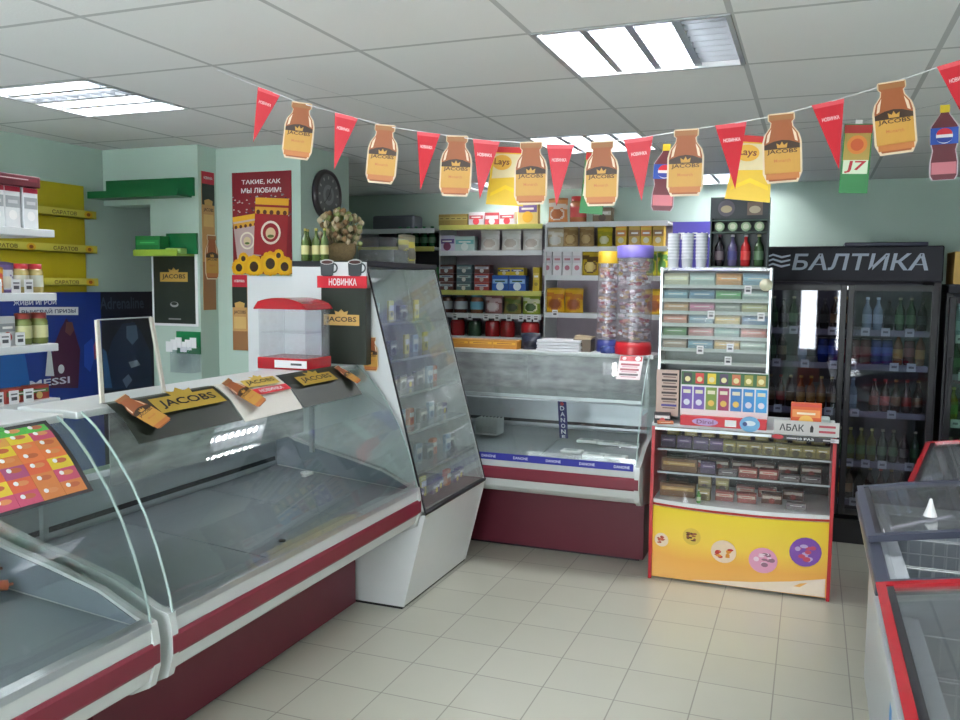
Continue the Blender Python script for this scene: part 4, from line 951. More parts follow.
for u, z, r_, cs in ((.075, .235, .04, ((232, 214, 190), (196, 92, 60), (170, 70, 44))), (.25, .28, .05, ((224, 190, 80), (90, 52, 36), (150, 90, 60))), (.43, .215, .068, ((236, 214, 190), (226, 150, 50), (190, 50, 40))),
                      (.645, .19, .075, ((226, 160, 190), (236, 216, 226), (150, 110, 130))), (.865, .26, .082, ((126, 80, 170), (196, 180, 214), (200, 80, 100)))):
    fdisc(u, z, r_, C(*cs[0])); rr = random.Random(int(u*100))
    for i in range(12): a = rr.uniform(0, 6.28); e_ = r_*.6*math.sqrt(rr.random()); x = XA+(XB-XA)*u; f.disc(pframe(u, z), math.cos(a)*e_, math.sin(a)*e_, r_*rr.uniform(.16, .26), C(*cs[1+i % 2]), .0045+.0002*i, r_*rr.uniform(.06, .2), 10)
f.build('front_panel', yc)
# glass front follows the same bow, frame, shelves
ztop = .875; g = MB(); vs = []
for x in xs_:
    for k in range(2): vs.append((x, YA+bow(x)*(1-.85*k)+.055*k, .47+(ztop-.485)*k))
g.add(vs, [(i*2, (i+1)*2, (i+1)*2+1, i*2+1) for i in range(N_)], glass('sweet_glass', (.86, .86, .86), .03, .6, .02, .03), None, True); g.build('front_glass', yc)
g = MB(); 
for i in range(N_): 
    x_0, x_1 = xs_[i], xs_[i+1]; g.add([(x_0, YA+bow(x_0)-.008, .435), (x_1, YA+bow(x_1)-.008, .435), (x_1, YA+bow(x_1)-.008, .447), (x_0, YA+bow(x_0)-.008, .447)], [(0, 1, 2, 3)], C(176, 44, 44))
g.build('seam_trim', yc)
g = MB(); pts = [(x, YA+bow(x)-.006) for x in xs_]+[(xs_[-1], YC-.02), (xs_[0], YC-.02)]
g.prism(pts, .447, .468, M_white); g.build('display_floor', yc)
M_fr = mat('red_frame', (176, 36, 44), .35)
for x, sgn in ((XA, 1), (XB-.018, 1)): MB().prism([(YA-.012, 0), (YA-.03, .44), (YA-.012, .885), (YC, .885), (YC, 0)], x, x+.018, M_fr, Matrix(((0, 0, 1, 0), (1, 0, 0, 0), (0, 1, 0, 0), (0, 0, 0, 1)))).build('side_panel', yc)
MB().bx(XA+.018, XB-.018, YC-.02, YC-.005, .01, .87, mat('dark_back', (58, 42, 42), .6)).build('back_panel', yc)
MB().bx(XA, XB, YA-.02, YC+.02, .886, .906, M_white, None, .004).build('counter_top', yc)
MB().bx(XA+.02, XB-.02, YA-.03, YA-.018, .868, .884, M_alu).build('top_rail', yc)
for z in (.60, .735): MB().bx(XA+.02, XB-.02, YA+.09, YC-.03, z, z+.006, M_clear).build('glass_shelf', yc); MB().bx(XA+.02, XB-.02, YA+.085, YA+.09, z-.002, z+.008, M_alu).build('shelf_edge', yc)
MB().bx(XA+.02, XB-.02, YA+.03, YC-.03, .0, .01, M_dark).build('plinth', yc)
cb = K('chocolate_bar', 'gold and brown chocolate box', 'chocolate', packet(.20, .05, .075, (120, 84, 50), (190, 150, 84), None, (225, 200, 140)))
cd = K('chocolate_bar', 'dark violet chocolate bar', 'chocolate', packet(.085, .03, .07, (70, 48, 84), (110, 84, 130), None, (200, 180, 200)))
cg = K('chocolate_bar', 'golden green wrapped bar', 'chocolate', packet(.07, .05, .07, (130, 120, 66), (176, 160, 96), (90, 80, 50)))
cr_ = K('chocolate_bar', 'red and cream bar', 'chocolate', packet(.10, .05, .055, (150, 66, 58), (214, 190, 170), None, (200, 60, 60)))
cl_ = K('chocolate_bar', 'grey printed bar', 'chocolate', packet(.10, .05, .035, (120, 112, 112), (84, 70, 80), None))
cy_ = K('chocolate_bar', 'golden yellow wrapped box', 'chocolate', packet(.075, .06, .10, (150, 130, 70), (200, 180, 110), (96, 70, 40), (230, 220, 170)))
cw_ = K('chocolate_bar', 'brown and white wrapped bar', 'chocolate', packet(.11, .05, .06, (96, 56, 44), (206, 190, 176), (150, 60, 50), (220, 210, 200), (60, 30, 30)))
row([(cd, XA+.07+.092*i, YA+.15) for i in range(4)]+[(cg, XA+.415+.070*i, YA+.14) for i in range(8)], .742, 0, 'on the counter upper glass shelf', 'sweets on the upper glass shelf')
row([(cy_, XA+.08+.1*i, YA+.30) for i in range(9)], .742, 0, 'in the counter upper shelf rear row', 'sweets in the upper rear row')
row([(cb, XA+.14, YA+.14), (cd, XA+.30, YA+.14), (cl_, XA+.41, YA+.13), (cr_, XA+.52, YA+.14), (cr_, XA+.63, YA+.14), (cl_, XA+.74, YA+.13), (cl_, XA+.85, YA+.14)], .607, 0, 'on the counter lower glass shelf', 'sweets on the lower glass shelf')
row([(cw_, XA+.10+.125*i, YA+.30) for i in range(7)], .607, 0, 'in the counter lower shelf rear row', 'sweets in the lower rear row')
row([(cb, XA+.14, YA+.10), (cg, XA+.29, YA+.07), (cr_, XA+.40, YA+.10), (cr_, XA+.52, YA+.10), (cw_, XA+.65, YA+.14), (cl_, XA+.78, YA+.06)], .469, 0, 'on the counter display floor', 'sweets on the display floor')
row([(cw_, XA+.12, YA+.28), (cy_, XA+.27, YA+.28), (cy_, XA+.37, YA+.28), (cr_, XA+.50, YA+.28), (cr_, XA+.62, YA+.28), (cw_, XA+.76, YA+.28)], .469, 0, 'in the display floor rear row', 'sweets in the display floor rear row')
K('mini_bottle', '', 'bottle', bottle(.012, .075, (90, 150, 70), (220, 220, 210), (200, 214, 180))).place((XA+.27, YA-.02, .469), 0, 'little green bottle on the display floor of the sweets counter')

# cigarette rack
ZK = .907
cr0 = thing('cigarette_rack', 'tall clear-fronted cigarette rack standing on the sweets counter', 'rack', (-.5, 5.0, ZK))
KA, KB, KY = -.797, -.205, 4.86
for x in (KA, KB-.012): MB().bx(x, x+.012, KY, KY+.18, ZK, 1.775, M_alu).build('side_post', cr0)
MB().bx(KA+.012, KB-.012, KY+.16, KY+.17, ZK, 1.76, C(120, 128, 128)).build('back_panel', cr0)
MB().bx(KA, KB, KY-.02, KY+.2, 1.76, 1.776, M_clear).build('top_panel', cr0)
KZ = [at(715, py, Y=KY).z for py in (364, 351, 338.5, 326, 313.5, 301, 287)]
for z in KZ: 
    MB().bx(KA+.013, KB-.013, KY+.005, KY+.155, z-.004, z, M_clear).build('tier', cr0); MB().bx(KA+.013, KB-.013, KY-.001, KY+.004, z-.008, z+.012, C(176, 186, 182)).build('tier_edge', cr0)
M_rf = glass('rack_front', (.93, .97, .95), .03, .4, .12, .09, (.78, .86, .83))
for z in KZ: MB().add([(KA+.013, KY-.013, z+.002), (KB-.013, KY-.013, z+.002), (KB-.013, KY+.0035, z+.062), (KA+.013, KY+.0035, z+.062)], [(0, 1, 2, 3)], M_rf).build('clear_flap', cr0)
cols2 = [[(180, 160, 140), (120, 160, 180), (206, 170, 110), (176, 190, 180)], [(96, 140, 90), (176, 110, 110), (120, 156, 150), (190, 110, 96)], [(196, 130, 110), (130, 160, 180), (206, 180, 110), (110, 140, 176)],
         [(190, 150, 110), (190, 120, 150), (140, 150, 140), (176, 176, 130)], [(120, 160, 180), (86, 130, 160), (90, 160, 100), (170, 190, 186)], [(206, 206, 176), (176, 196, 190), (206, 150, 90), (140, 176, 196)]]
nmz = ['red', 'blue grey', 'cream', 'grey green', 'pale']
def cname(c):
    r_, g_, b_ = c; mx = max(c); mn = min(c)
    if mx-mn < 26: return 'pale grey'
    if r_ == mx and b_ == mn: return 'orange beige' if g_ > 140 else 'reddish'
    if r_ == mx: return 'pink'
    if g_ == mx: return 'green'
    return 'blue'
tn = ['lowest filled', 'second', 'third', 'fourth', 'fifth', 'top']
def ckind(c, c2, h_=.057): c = tuple(int(v*.86) for v in c); return K('cigarette_carton', cname(c)+' row of cigarette packs', 'cigarettes', packet(.137, .09, h_, c, c2, None, (226, 226, 220), tuple(int(v*.8) for v in c)))
for r_, cs in enumerate(cols2):
    row([(ckind(c, tuple(min(255, int(v*1.1)) for v in c), (.074 if r_ == 5 else .057)), KA+.013+.071+.1415*i, KY+.07) for i, c in enumerate(cs)], KZ[r_+1]+.001, 0, f'on {tn[r_]} rack tier', f'cigarettes on the {tn[r_]} tier')
for k, (px, py) in enumerate([(748, 289), (711, 314), (761, 316), (700, 349), (730, 347), (728, 360)]):
    p = at(px, py, Y=KY-.02); TAG.place((p.x, KY-.016, p.z-.028), random.uniform(-.05, .05), ['white price card on the upper cigarette tier', 'white price card in the middle of the cigarette rack', 'white price card by the rack post beside the drinks fridge', 'white price card low on the cigarette rack, nearer the dairy counter', 'white price card low on the cigarette rack, middle', 'lowest white price card on the cigarette rack'][k], 'price cards on the cigarette rack', scale=.85)
rd = MB(); p = at(766, 285, Y=KY-.02); rd.lathe([(0, 0), (.032, .0), (.034, .006), (0, .01)], C(226, 222, 196), frame((p.x, KY-.012, p.z), (1, 0, 0), (0, 0, 1)), 20)
single(rd, 'round_badge', 'round cream badge hung on the corner of the cigarette rack', 'badge')
# chewing gum and lottery cards poster below the rack
b = MB().bx(-.665, -.20, 4.838, 4.842, .955, 1.208, M_paper); T = FS(0, 4.838, 0)
b.rect(T, -.432, 1.165, .46, .075, C(38, 92, 44)); 
for i, c in enumerate([(40, 40, 44), (206, 60, 50), (230, 200, 40), (70, 50, 80), (200, 110, 70), (150, 150, 60), (176, 150, 70)]):
    x = -.64+.065*i
    b.rect(T, x+.012, 1.165, .045, .058, C(*c), .002); b.disc(T, x+.012, 1.16, .015, C(230, 220, 160), .003)
for i, c in enumerate([(110, 86, 176), (110, 86, 176), (120, 150, 60), (150, 50, 96), (50, 120, 190), (50, 140, 210), (60, 160, 220)]):
    x = -.63+.066*i; b.rect(T, x, 1.055, .058, .125, C(*c), .002); b.rect(T, x, 1.09, .04, .02, C(230, 226, 200), .003); b.disc(T, x, 1.03, .017, C(226, 190, 90) if i in (2, 3, 4) else C(220, 226, 240), .003)
single(b, 'card_board', 'white board of colourful phone and lottery cards under the cigarette rack', 'poster')
b = MB().bx(-.80, -.675, 4.832, 4.836, .945, 1.205, C(196, 170, 158)); T = FS(-.737, 4.832, 1.08)
for i in range(6): b.rect(T, .01, .10-.035*i, .085, .012, C(60, 44, 44) if i < 5 else C(70, 60, 140), .001); b.rect(T, .01, .085-.035*i, .07, .006, C(120, 90, 84), .001)
single(b, 'price_list', 'beige price list with dark lines beside the card board', 'notice')
gum = thing('gum_tray', 'red chewing gum tray with violet oval on the sweets counter', 'box', (-.45, 4.82, ZK))
GX0, GX1 = -.655, -.2
MB().bx(GX0, GX1, 4.775, 4.832, ZK, ZK+.052, C(200, 34, 48), None, .004).build('tray', gum)
b = MB(); T = FS(0, 4.7735, ZK+.026); b.disc(T, -.52, 0, .07, C(176, 150, 200), .001, .02); b.text(T, 'Dirol', -.52, 0, .09, .022, C(110, 40, 90), .002); b.rect(T, -.385, .0, .06, .036, M_paper, .001); b.build('print', gum)
b = MB(); T = FS(-.285, 4.768, ZK+.03); b.prism([(.052*math.cos(2*PI*i/24), .042*math.sin(2*PI*i/24)) for i in range(24)], 0, .003, C(110, 170, 214), T); b.disc(T, 0, .005, .03, C(220, 232, 240), .004, .014); b.disc(T, -.025, 0, .012, C(40, 60, 120), .005)
b.build('blue_oval', gum)
kb = K('chocolate_egg_box', 'dark small box with white letter', 'box', packet(.09, .04, .06, (40, 34, 40), (214, 206, 206), (200, 90, 90)))
kb.place((-.755, 4.80, ZK), .1, 'small dark box with white print beside the red gum tray')
K('candy_bar', '', 'candy', packet(.11, .04, .022, (190, 110, 80), (214, 160, 120))).place((-.735, 4.755-.0+.02, ZK-.0), .3, 'orange brown candy bar lying at the counter corner').scale = (.8, .8, .8)
# tobacco sign and things at the right end of the counter
b = MB(); pa = at(774, 419, Y=4.80); pb = at(839, 438, Y=4.80); T = FS((pa.x+pb.x)/2, 4.80, (pa.z+pb.z)/2); w2 = pb.x-pa.x; h2 = .075
b.bx(-w2/2, w2/2, -h2/2, h2/2, -.003, 0, C(196, 194, 192), T); b.text(T, 'АБАК', -w2*.22, 0, w2*.38, h2*.5, C(52, 54, 58)); b.poly(T, [(.02, -.02), (.035, -.02), (.037, .005), (.028, .02), (.02, .005)], M_ink)
for k in range(2): b.rect(T, w2*.32, .014-.028*k, w2*.25, .012, C(176, 70, 84))
single(b, 'counter_sign', 'grey tobacco sign with dark letters on the edge of the sweets counter', 'sign')
b = MB(); T = FS((pa.x+pb.x)/2, 4.797, .872); b.bx(-w2/2-.01, w2/2, -.012, .012, -.002, 0, M_ink, T); b.text(T, '10 РАЗ', .0, 0, .08, .013, M_paper); b.rect(T, .115, 0, .06, .008, C(200, 200, 200)); b.disc(T, -.14, .004, .03, C(190, 40, 50), .001, .012); b.rect(T, -.07, 0, .05, .007, C(200, 200, 200)); b.rect(T, w2/2-.02, 0, .04, .02, M_paper, .001)
single(b, 'label_strip', 'black label strip with white print below the tobacco sign', 'label')
p = at(806, 417, Y=4.92); K('candy_box', '', 'box', packet(.155, .05, .145, (222, 96, 44), (236, 150, 80), (240, 190, 90), (250, 230, 200), (214, 80, 60)))  .place((p.x, 4.905, ZK), 0, 'orange box standing on the sweets counter before the drinks fridge')
b = MB(); b.bx(-.02, .13, 4.97, 5.15, ZK, ZK+.02, C(214, 220, 222), None, .005); b.bx(.02, .12, 5.0, 5.12, ZK+.02, ZK+.05, C(190, 206, 206), None, .01); single(b, 'money_tray', 'pale plastic change tray beside the orange box', 'tray')
# cups, drinks stand on the rack
def cups(name):
    r = root0(name)
    for k in range(1): MB().lathe([(.028, 0), (.031, .05), (.033, .19), (.033, .192), (0, .19)], mat('cup_plastic', (214, 218, 226), .35, alpha=.85), None, 14).build('stack_body', r)
    b = MB(); 
    for k in range(8): b.lathe([(.031, .05+.018*k), (.0355, .053+.018*k), (.031, .056+.018*k)], C(226, 228, 234), None, 14)
    b.build('rims', r); return r
CU = K('cup_stack', 'stack of white plastic cups', 'cups', cups)
for k, x in enumerate((-.745, -.668, -.59)): CU.place((x, 4.96, 1.7765), 0, f'stack of white plastic cups, {ORD[k]} of three on the cigarette rack', 'cup stacks on the cigarette rack')
st = thing('drinks_display', 'black two-tier display of bottles on top of the cigarette rack', 'display stand', (-.38, 5.0, 1.777))
DX0, DX1, DY = -.545, -.235, 4.93; DZ = 1.777; DT = at(730, 197, Y=4.93).z
for x in (DX0, DX1-.008): MB().bx(x, x+.008, DY, DY+.12, DZ, DT, C(40, 60, 60)).build('side_panel', st)
MB().bx(DX0+.008, DX1-.008, DY+.11, DY+.12, DZ, DT, C(44, 56, 58)).build('back_panel', st)
for z in (DZ, DZ+.19, DZ+.255, DT-.008): MB().bx(DX0+.008, DX1-.008, DY, DY+.11, z, z+.008, C(50, 76, 66)).build('shelf', st)
b = MB(); T = FS((DX0+DX1)/2, DY-.002, DZ+.325)
b.bx(-.15, .15, -.055, .055, -.003, 0, C(48, 54, 60), T); b.disc(T, -.07, 0, .045, C(90, 84, 96)); b.disc(T, -.07, -.005, .03, C(176, 160, 130), .002, .02); b.rect(T, .08, -.005, .08, .07, C(120, 100, 90)); b.disc(T, .08, -.01, .03, C(190, 176, 150), .002, .02); b.build('header_card', st)
for i in range(4): b = MB(); b.cyl((DX0+.05+.07*i, DY+.012, DZ+.226), (DX0+.05+.07*i, DY+.05, DZ+.226), .026, C(150, 180, 140)); b.disc(FS(DX0+.05+.07*i, DY+.011, DZ+.226), 0, 0, .016, C(206, 214, 190)); single(b, 'drink_tin', f'round green lidded tin, {ORD[i]} of four in the black display', 'tin', 'round tins in the black display')
for i, (c, l, cp, nm) in enumerate([((40, 34, 44), (110, 96, 104), (90, 60, 70), 'dark'), ((96, 90, 130), (60, 60, 120), (210, 210, 216), 'violet'), ((190, 40, 44), (214, 60, 60), (240, 240, 240), 'red'), ((60, 90, 56), (90, 120, 90), (200, 190, 150), 'green')]):
    K('drink_bottle', '', 'bottle', bottle(.026, .175, c, cp, l)).place((DX0+.05+.07*i, DY+.05, DZ+.0085), 0, f'{nm} bottle in the black display on the cigarette rack', 'bottles in the black display')

# ---------------------------------------------------------------- drinks fridges
def fridge(x0, x1, y0, ztop, label, name_text, nd, rows_cfg, tag_n, glassm, where, shelves, hh=.225):
    t = thing('drinks_fridge', label, 'fridge', ((x0+x1)/2, y0+.35, 0)); y1 = y0+.68; d = .04
    for x in (x0, x1-d): MB().bx(x, x+d, y0+.05, y1, .0, ztop, M_black).build('side_wall', t)
    MB().bx(x0+d, x1-d, y1-.03, y1, .0, ztop, M_blackin).build('back_wall', t)
    MB().bx(x0+d, x1-d, y0+.05, y1-.03, .0, .16, M_black).build('motor_base', t)
    hd = MB().bx(x0, x1, y0, y0+.6, ztop-hh, ztop, mat('navy_header', (8, 9, 26), .65), None, .01); T = FS((x0+x1)/2, y0-.001, ztop-.10)
    if name_text:
        w_ = x1-x0; hd.text(T, name_text, .06*w_, 0, w_*.74, .105, C(158, 168, 186), .002, shear=.18)
        for k in range(3):
            yy = .035-.03*k; hd.poly(T, [(-w_*.47, yy), (-w_*.43, yy+.018), (-w_*.38, yy+.002), (-w_*.33, yy+.012), (-w_*.33, yy+.002), (-w_*.38, yy-.012), (-w_*.43, yy+.006), (-w_*.47, yy-.01)], C(190, 200, 216), .002)
    hd.build('header', t)
    zd0, zd1 = .2, ztop-hh-.02; wd = (x1-x0-.02)/nd
    for k in range(nd):
        a = x0+.01+wd*k+.003; c = a+wd-.006; f = MB(); e = .038
        f.bx(a, a+e, y0+.005, y0+.05, zd0, zd1, M_black, None, .004).bx(c-e, c, y0+.005, y0+.05, zd0, zd1, M_black, None, .004)
        f.bx(a+e, c-e, y0+.005, y0+.05, zd0, zd0+e, M_black).bx(a+e, c-e, y0+.005, y0+.05, zd1-e, zd1, M_black)
        dr = f.build('door', t)
        MB().bx(a+e, c-e, y0+.022, y0+.028, zd0+e, zd1-e, glassm).build('glass_pane', dr)
        hx = c-.02 if k == 0 and nd > 1 else a+.02
        MB().bx(hx-.006, hx+.006, y0-.03, y0-.018, .95, 1.25, M_dark).bx(hx-.006, hx+.006, y0-.02, y0+.006, .95, .965, M_dark).bx(hx-.006, hx+.006, y0-.02, y0+.006, 1.235, 1.25, M_dark).build('handle', dr)
    lamp = MB().cyl((x0+.08, y0+.10, zd1-.02), (x1-.08, y0+.10, zd1-.02), .011, mat('fridge_tube', (230, 226, 255), .5, emis=1.2), 8); lamp.build('interior_lamp', t)
    for k, z in enumerate(shelves):
        MB().bx(x0+d+.003, x1-d-.003, y0+.11, y1-.04, z-.008, z, C(130, 132, 146)).build('shelf', t)
        MB().bx(x0+d+.003, x1-d-.003, y0+.10, y0+.108, z-.035, z+.004, C(120, 118, 140)).build('shelf_edge', t)
        if k < len(tag_n):
            for u in tag_n[k]:
                x = x0+d+(x1-x0-2*d)*u; b = MB().bx(x-.026, x+.026, y0+.094, y0+.098, z-.035, z+.018, C(196, 202, 216)); b.rect(FS(x, y0+.094, z-.008), 0, 0, .03, .014, C(110, 112, 128)); b.build('price_tag', t)
    for (z, seq), nm in zip(rows_cfg, where):
        n = len(seq); its = [(k, x0+d+.045+(x1-x0-2*d-.09)*i/max(1, n-1), y0+.17) for i, k in enumerate(seq) if k]
        row(its, z+.001, 0, nm, 'bottles '+nm)
    return t
B = lambda desc, c, cap, lab, h=.212, r=.029: K('drink_bottle', desc, 'bottle', bottle(r, h, c, cap, lab))
bd = B('dark brown beer bottle', (52, 30, 22), (150, 130, 80), (120, 90, 60)); bg = B('green beer bottle', (26, 66, 36), (170, 170, 150), (60, 110, 66))
bw = B('clear water bottle', (130, 150, 170), (180, 200, 220), (160, 180, 200)); bn = B('small black bottle', (20, 20, 26), (60, 60, 66), (44, 44, 54), .2)
cb_ = K('drink_can', 'dark blue drink can', 'can', can(.033, .16, (24, 44, 120), (50, 80, 170))); cr2 = K('drink_can', 'dark red drink can', 'can', can(.033, .16, (90, 16, 40), (130, 40, 60))); cs_ = K('drink_can', 'silver drink can', 'can', can(.033, .16, (140, 144, 156), (90, 96, 120)))
bo = B('amber beer bottle', (120, 66, 30), (190, 170, 90), (176, 130, 60)); br2 = B('red labelled beer bottle', (60, 26, 22), (176, 30, 40), (160, 40, 40)); by = B('yellow green bottle', (110, 120, 40), (200, 200, 120), (90, 130, 60))
FX0, FX1, FY = -.325, .745, 5.95; FT = at(850, 246, Y=5.95).z
fz = lambda py: at(850, py, Y=FY+.1).z
fs_ = [fz(332), fz(368), fz(412), fz(463)]
fs_ = [fz(330), fz(364), fz(411), fz(461), fz(500)]
fridge(FX0, FX1, FY, FT, 'big black two-door drinks fridge with silver lettering on its header', 'БАЛТИКА', 2,
       [(fs_[0], [bg, bn, bg, None, bn, bn, bd, bd, None, bw, bw, bn, bg, bg, bn]), (fs_[1], [bg, bd, None, bw, None, cb_, cb_, cr2, cr2, cr2, cb_, cb_, bo, cr2, bo]), (fs_[2], [bd, br2, bd, bo, bo, bo, bd, bn, bw, None, br2, br2, bd, br2, bd]),
        (fs_[3], [bn, bn, bd, bn, bn, bd, bn, bg, by, by, by, bg, bg, bn, bg]), (fs_[4], [bn, bd, bn, bd, bd, bn, bd, bo, bd, bn, bd, br2, bd, bn, bd])],
       [(.02, .18, .42, .62, .74, .88), (.08, .26, .44, .55, .80, .9), (.1, .42, .58, .8), (.12, .3, .56, .66, .76, .92), (.1, .3, .6, .7, .9)], M_gld,
       ['on the top fridge shelf', 'on the second fridge shelf', 'on the middle fridge shelf', 'on the fourth fridge shelf', 'on the lowest fridge shelf'], fs_)
GX = FX1+.03
fridge(GX, GX+.62, 5.93, 1.70, 'second dark drinks fridge in the corner with bottles behind green tinted glass', '', 1,
       [(fs_[0]-.03, [bw, bw, bg, bg, bw, bg]), (fs_[1]-.04, [bg, bd, bg, bg, bd, bg]), (fs_[2]-.03, [by, bo, by, bg, by, by]), (fs_[3]-.02, [bg, bg, bg, by, bg, bg])],
       [(.1, .5, .8), (.15, .6), (.1, .5), (.15, .7)], glass('green_glass', (.74, .85, .78), .05, .7), ['on the top shelf, corner fridge', 'on the second shelf, corner fridge', 'on the third shelf, corner fridge', 'on the lowest shelf, corner fridge'],
       [fs_[0]-.03, fs_[1]-.04, fs_[2]-.03, fs_[3]-.02], .06)
cxr = GX+.02; b = MB(); bxo = thing('fruit_crate', 'yellow brown printed carton on top of the corner fridge', 'box', (GX+.3, 6.1, 1.701))
MB().bx(GX+.03, GX+.5, 5.97, 6.3, 1.701, 1.90, C(176, 140, 66)).build('box', bxo); b.poly(FS(GX+.26, 5.968, 1.80), [(-.2, .07), (-.05, .07), (.08, -.07), (-.06, -.07)], C(96, 50, 30)); b.poly(FS(GX+.26, 5.968, 1.80), [(.0, .07), (.1, .07), (.2, -.07), (.14, -.07)], C(214, 190, 110)); b.build('print', bxo)
single(MB().bx(.18, .66, 6.0, 6.35, FT+.001, FT+.025, C(40, 44, 70), None, .005), 'folded_awning', 'flat dark folded board lying on top of the big drinks fridge', 'board')

# ---------------------------------------------------------------- chest freezers along the right
def arcz(x, x0, zf): return zf+.085*math.sin(min(1, (x-x0)/.72)*PI/2)
def chest_freezer(name, label, x0, y0, y1, rimm, zf, lids, bodym, org_rot=0, depth=.72, open_part=True, baskets=True, xs=None):
    t = thing(name, label, 'freezer', (x0, y0, 0), org_rot); T = W[t]; L_ = y1-y0; D = depth
    sh = MB(); th = .045
    sh.bx(.06, .06+th, 0, L_, .06, zf-.03, bodym, T, .006).bx(.0, .07, 0, L_, zf-.06, zf-.031, bodym, T).bx(D-th, D, 0, L_, .06, zf-.03, bodym, T, .006).bx(.06+th, D-th, 0, th, .06, zf-.03, bodym, T).bx(.06+th, D-th, L_-th, L_, .06, zf-.03, bodym, T).bx(.06+th, D-th, th, L_-th, .06, .25, bodym, T)
    sh.build('body', t)
    for a in (.04, L_-.1):
        for c in (.09, D-.1): MB().bx(c, c+.05, a, a+.05, 0, .06, M_dark, T).build('foot', t)
    ap = [(u*D/8, arcz(u*D/8, 0, zf)) for u in range(9)]
    PA = T @ Matrix(((1, 0, 0, 0), (0, 0, -1, 0), (0, 1, 0, 0), (0, 0, 0, 1)))
    for a in (0, L_-.05): 
        MB().prism([(0, zf-.03)]+ap+[(D, zf-.03)], -a, -a-.05, bodym if rimm is M_red_gloss else rimm, PA).build('end_arch', t)
    MB().bx(-.006, .04, 0, L_, zf-.035, zf+.004, bodym if rimm is M_red_gloss else rimm, T, .008).build('front_rim', t)
    MB().bx(D-.04, D, 0, L_, zf-.03, zf+.08, rimm, T, .008).build('rear_rim', t)
    for (a, c, lift) in lids:
        ll = [(u*D/8, arcz(u*D/8, 0, zf)+.012+lift) for u in range(9)]; f = MB(); e = .03
        lo = MB().strip(ll[0:], .004, -a-e, -c+e, M_gll, PA).build('lid_glass', t)
        f.strip(ll, .022, -a, -a-e, rimm, PA); f.strip(ll, .022, -c+e, -c, rimm, PA)
        f.strip([ll[0], (ll[0][0]+.024, ll[0][1]+.0055)], .021, -a-e, -c+e, rimm, PA); f.strip([(ll[-1][0]-.03, ll[-1][1]), ll[-1]], .021, -a-e, -c+e, rimm, PA)
        f.build('lid_frame', t)
        g = MB(); g.strip([(ll[0][0]+.0245, ll[0][1]+.0055), (ll[0][0]+.042, ll[0][1]+.0095)], .012, -a-e-.001, -c+e+.001, M_dark, PA); g.build('rubber_seal', t)
    if baskets:
        nb = max(2, int(L_/.3))
        for k in range(nb):
            a = .07+(L_-.14)*k/nb; c = .07+(L_-.14)*(k+1)/nb-.02; g = MB(); zb_, zt2 = zf-.36, zf-.06; xa, xb = .07, D-.07
            for z in (zb_, (zb_+zt2)/2, zt2): g.tube([T @ Vector(v) for v in ((xa, a, z), (xb, a, z), (xb, c, z), (xa, c, z), (xa, a, z))], .003, M_wire, 5)
            for i in range(1, 14):
                x = xa+(xb-xa)*i/14
                for yy in (a, c): g.cyl(T @ Vector((x, yy, zb_)), T @ Vector((x, yy, zt2)), .0016, M_wire, 4)
                g.cyl(T @ Vector((x, a, zb_)), T @ Vector((x, c, zb_)), .0016, M_wire, 4)
            g.build('wire_basket', t)
    return t, T
fB, TB = chest_freezer('chest_freezer', 'middle chest freezer with dark grey curved rim and open baskets', .205, 2.60, 3.79, M_grey_rim, .838, [(.42, 1.185, .003)], mat('freezer_white', (176, 184, 190), .3))
fA, TA = chest_freezer('chest_freezer', 'near chest freezer with red framed curved lid', .197, 1.28, 2.54, M_red_gloss, .826, [(.30, 1.26, .018), (.0, .29, .003)], mat('freezer_white', (176, 184, 190), .3))
fC, TC = chest_freezer('chest_freezer', 'far chest freezer with red framed curved lid beside the drinks fridge', .40, 3.96, 5.2, M_red_gloss, .80, [(.0, 1.24, .018)], mat('freezer_white', (176, 184, 190), .3), R(-10))
# blue and white vertical sticker with a round logo on the near freezer
b = MB(); X_ = .249
T = frame((X_-.001, 2.50, .55), (0, -1, 0), (0, 0, 1))
b.rect(T, 0, 0, .06, .50, C(40, 140, 210), .002); b.rect(T, 0, .20, .07, .10, C(232, 236, 242), .003); b.rect(T, 0, .08, .062, .03, C(220, 232, 244), .003); b.disc(T, .04, -.24, .095, C(226, 228, 236), .003)
for k in range(6): b.rect(T, .04, -.26-.018*k, .13-.012*k, .007, C(80, 84, 150), .004)
b.build('side_sticker', fA)
ic = K('ice_cream_tub', 'white ice cream tub', 'ice cream', packet(.10, .07, .06, (216, 222, 226), (120, 150, 190), (220, 120, 130)))
ib = K('ice_cream_pack', 'brown ice cream pack', 'ice cream', packet(.12, .08, .05, (150, 110, 96), (196, 170, 160), (90, 60, 60)))
for k, (u, v) in enumerate([(.2, .16), (.4, .17), (.2, .31), (.4, .32), (.22, .6), (.44, .58), (.22, .92), (.42, .95)]):
    p = TB @ Vector((u, v, .4825)); kk = (ic, ib)[k % 2]; kk.place((p.x, p.y, p.z), .1*(k%3), f'{kk.desc}, {ORD[k]} from near in the grey rimmed freezer', 'ice cream in the grey rimmed freezer')
for k, (u, v) in enumerate([(.2, .2), (.42, .2), (.2, .48), (.42, .48), (.2, .76), (.42, .76), (.2, 1.04), (.42, 1.04)]):
    p = TA @ Vector((u, v, .4705)); kk = (ib, ic)[k % 2]; kk.place((p.x, p.y, p.z), .15*(k%4), f'{kk.desc}, {ORD[k]} from near in the red framed freezer', 'ice cream in the red framed freezer')
wf = K('waffle_cone', 'red checked cone pack', 'ice cream', packet(.05, .04, .12, (190, 50, 50), (226, 200, 160), (230, 190, 60)))
p = TC @ Vector((.2, .2, .4445)); wf.place(p, .3, 'red checked cone pack inside the far red framed freezer')
p = TB @ Vector((.27, .95, .895)); 
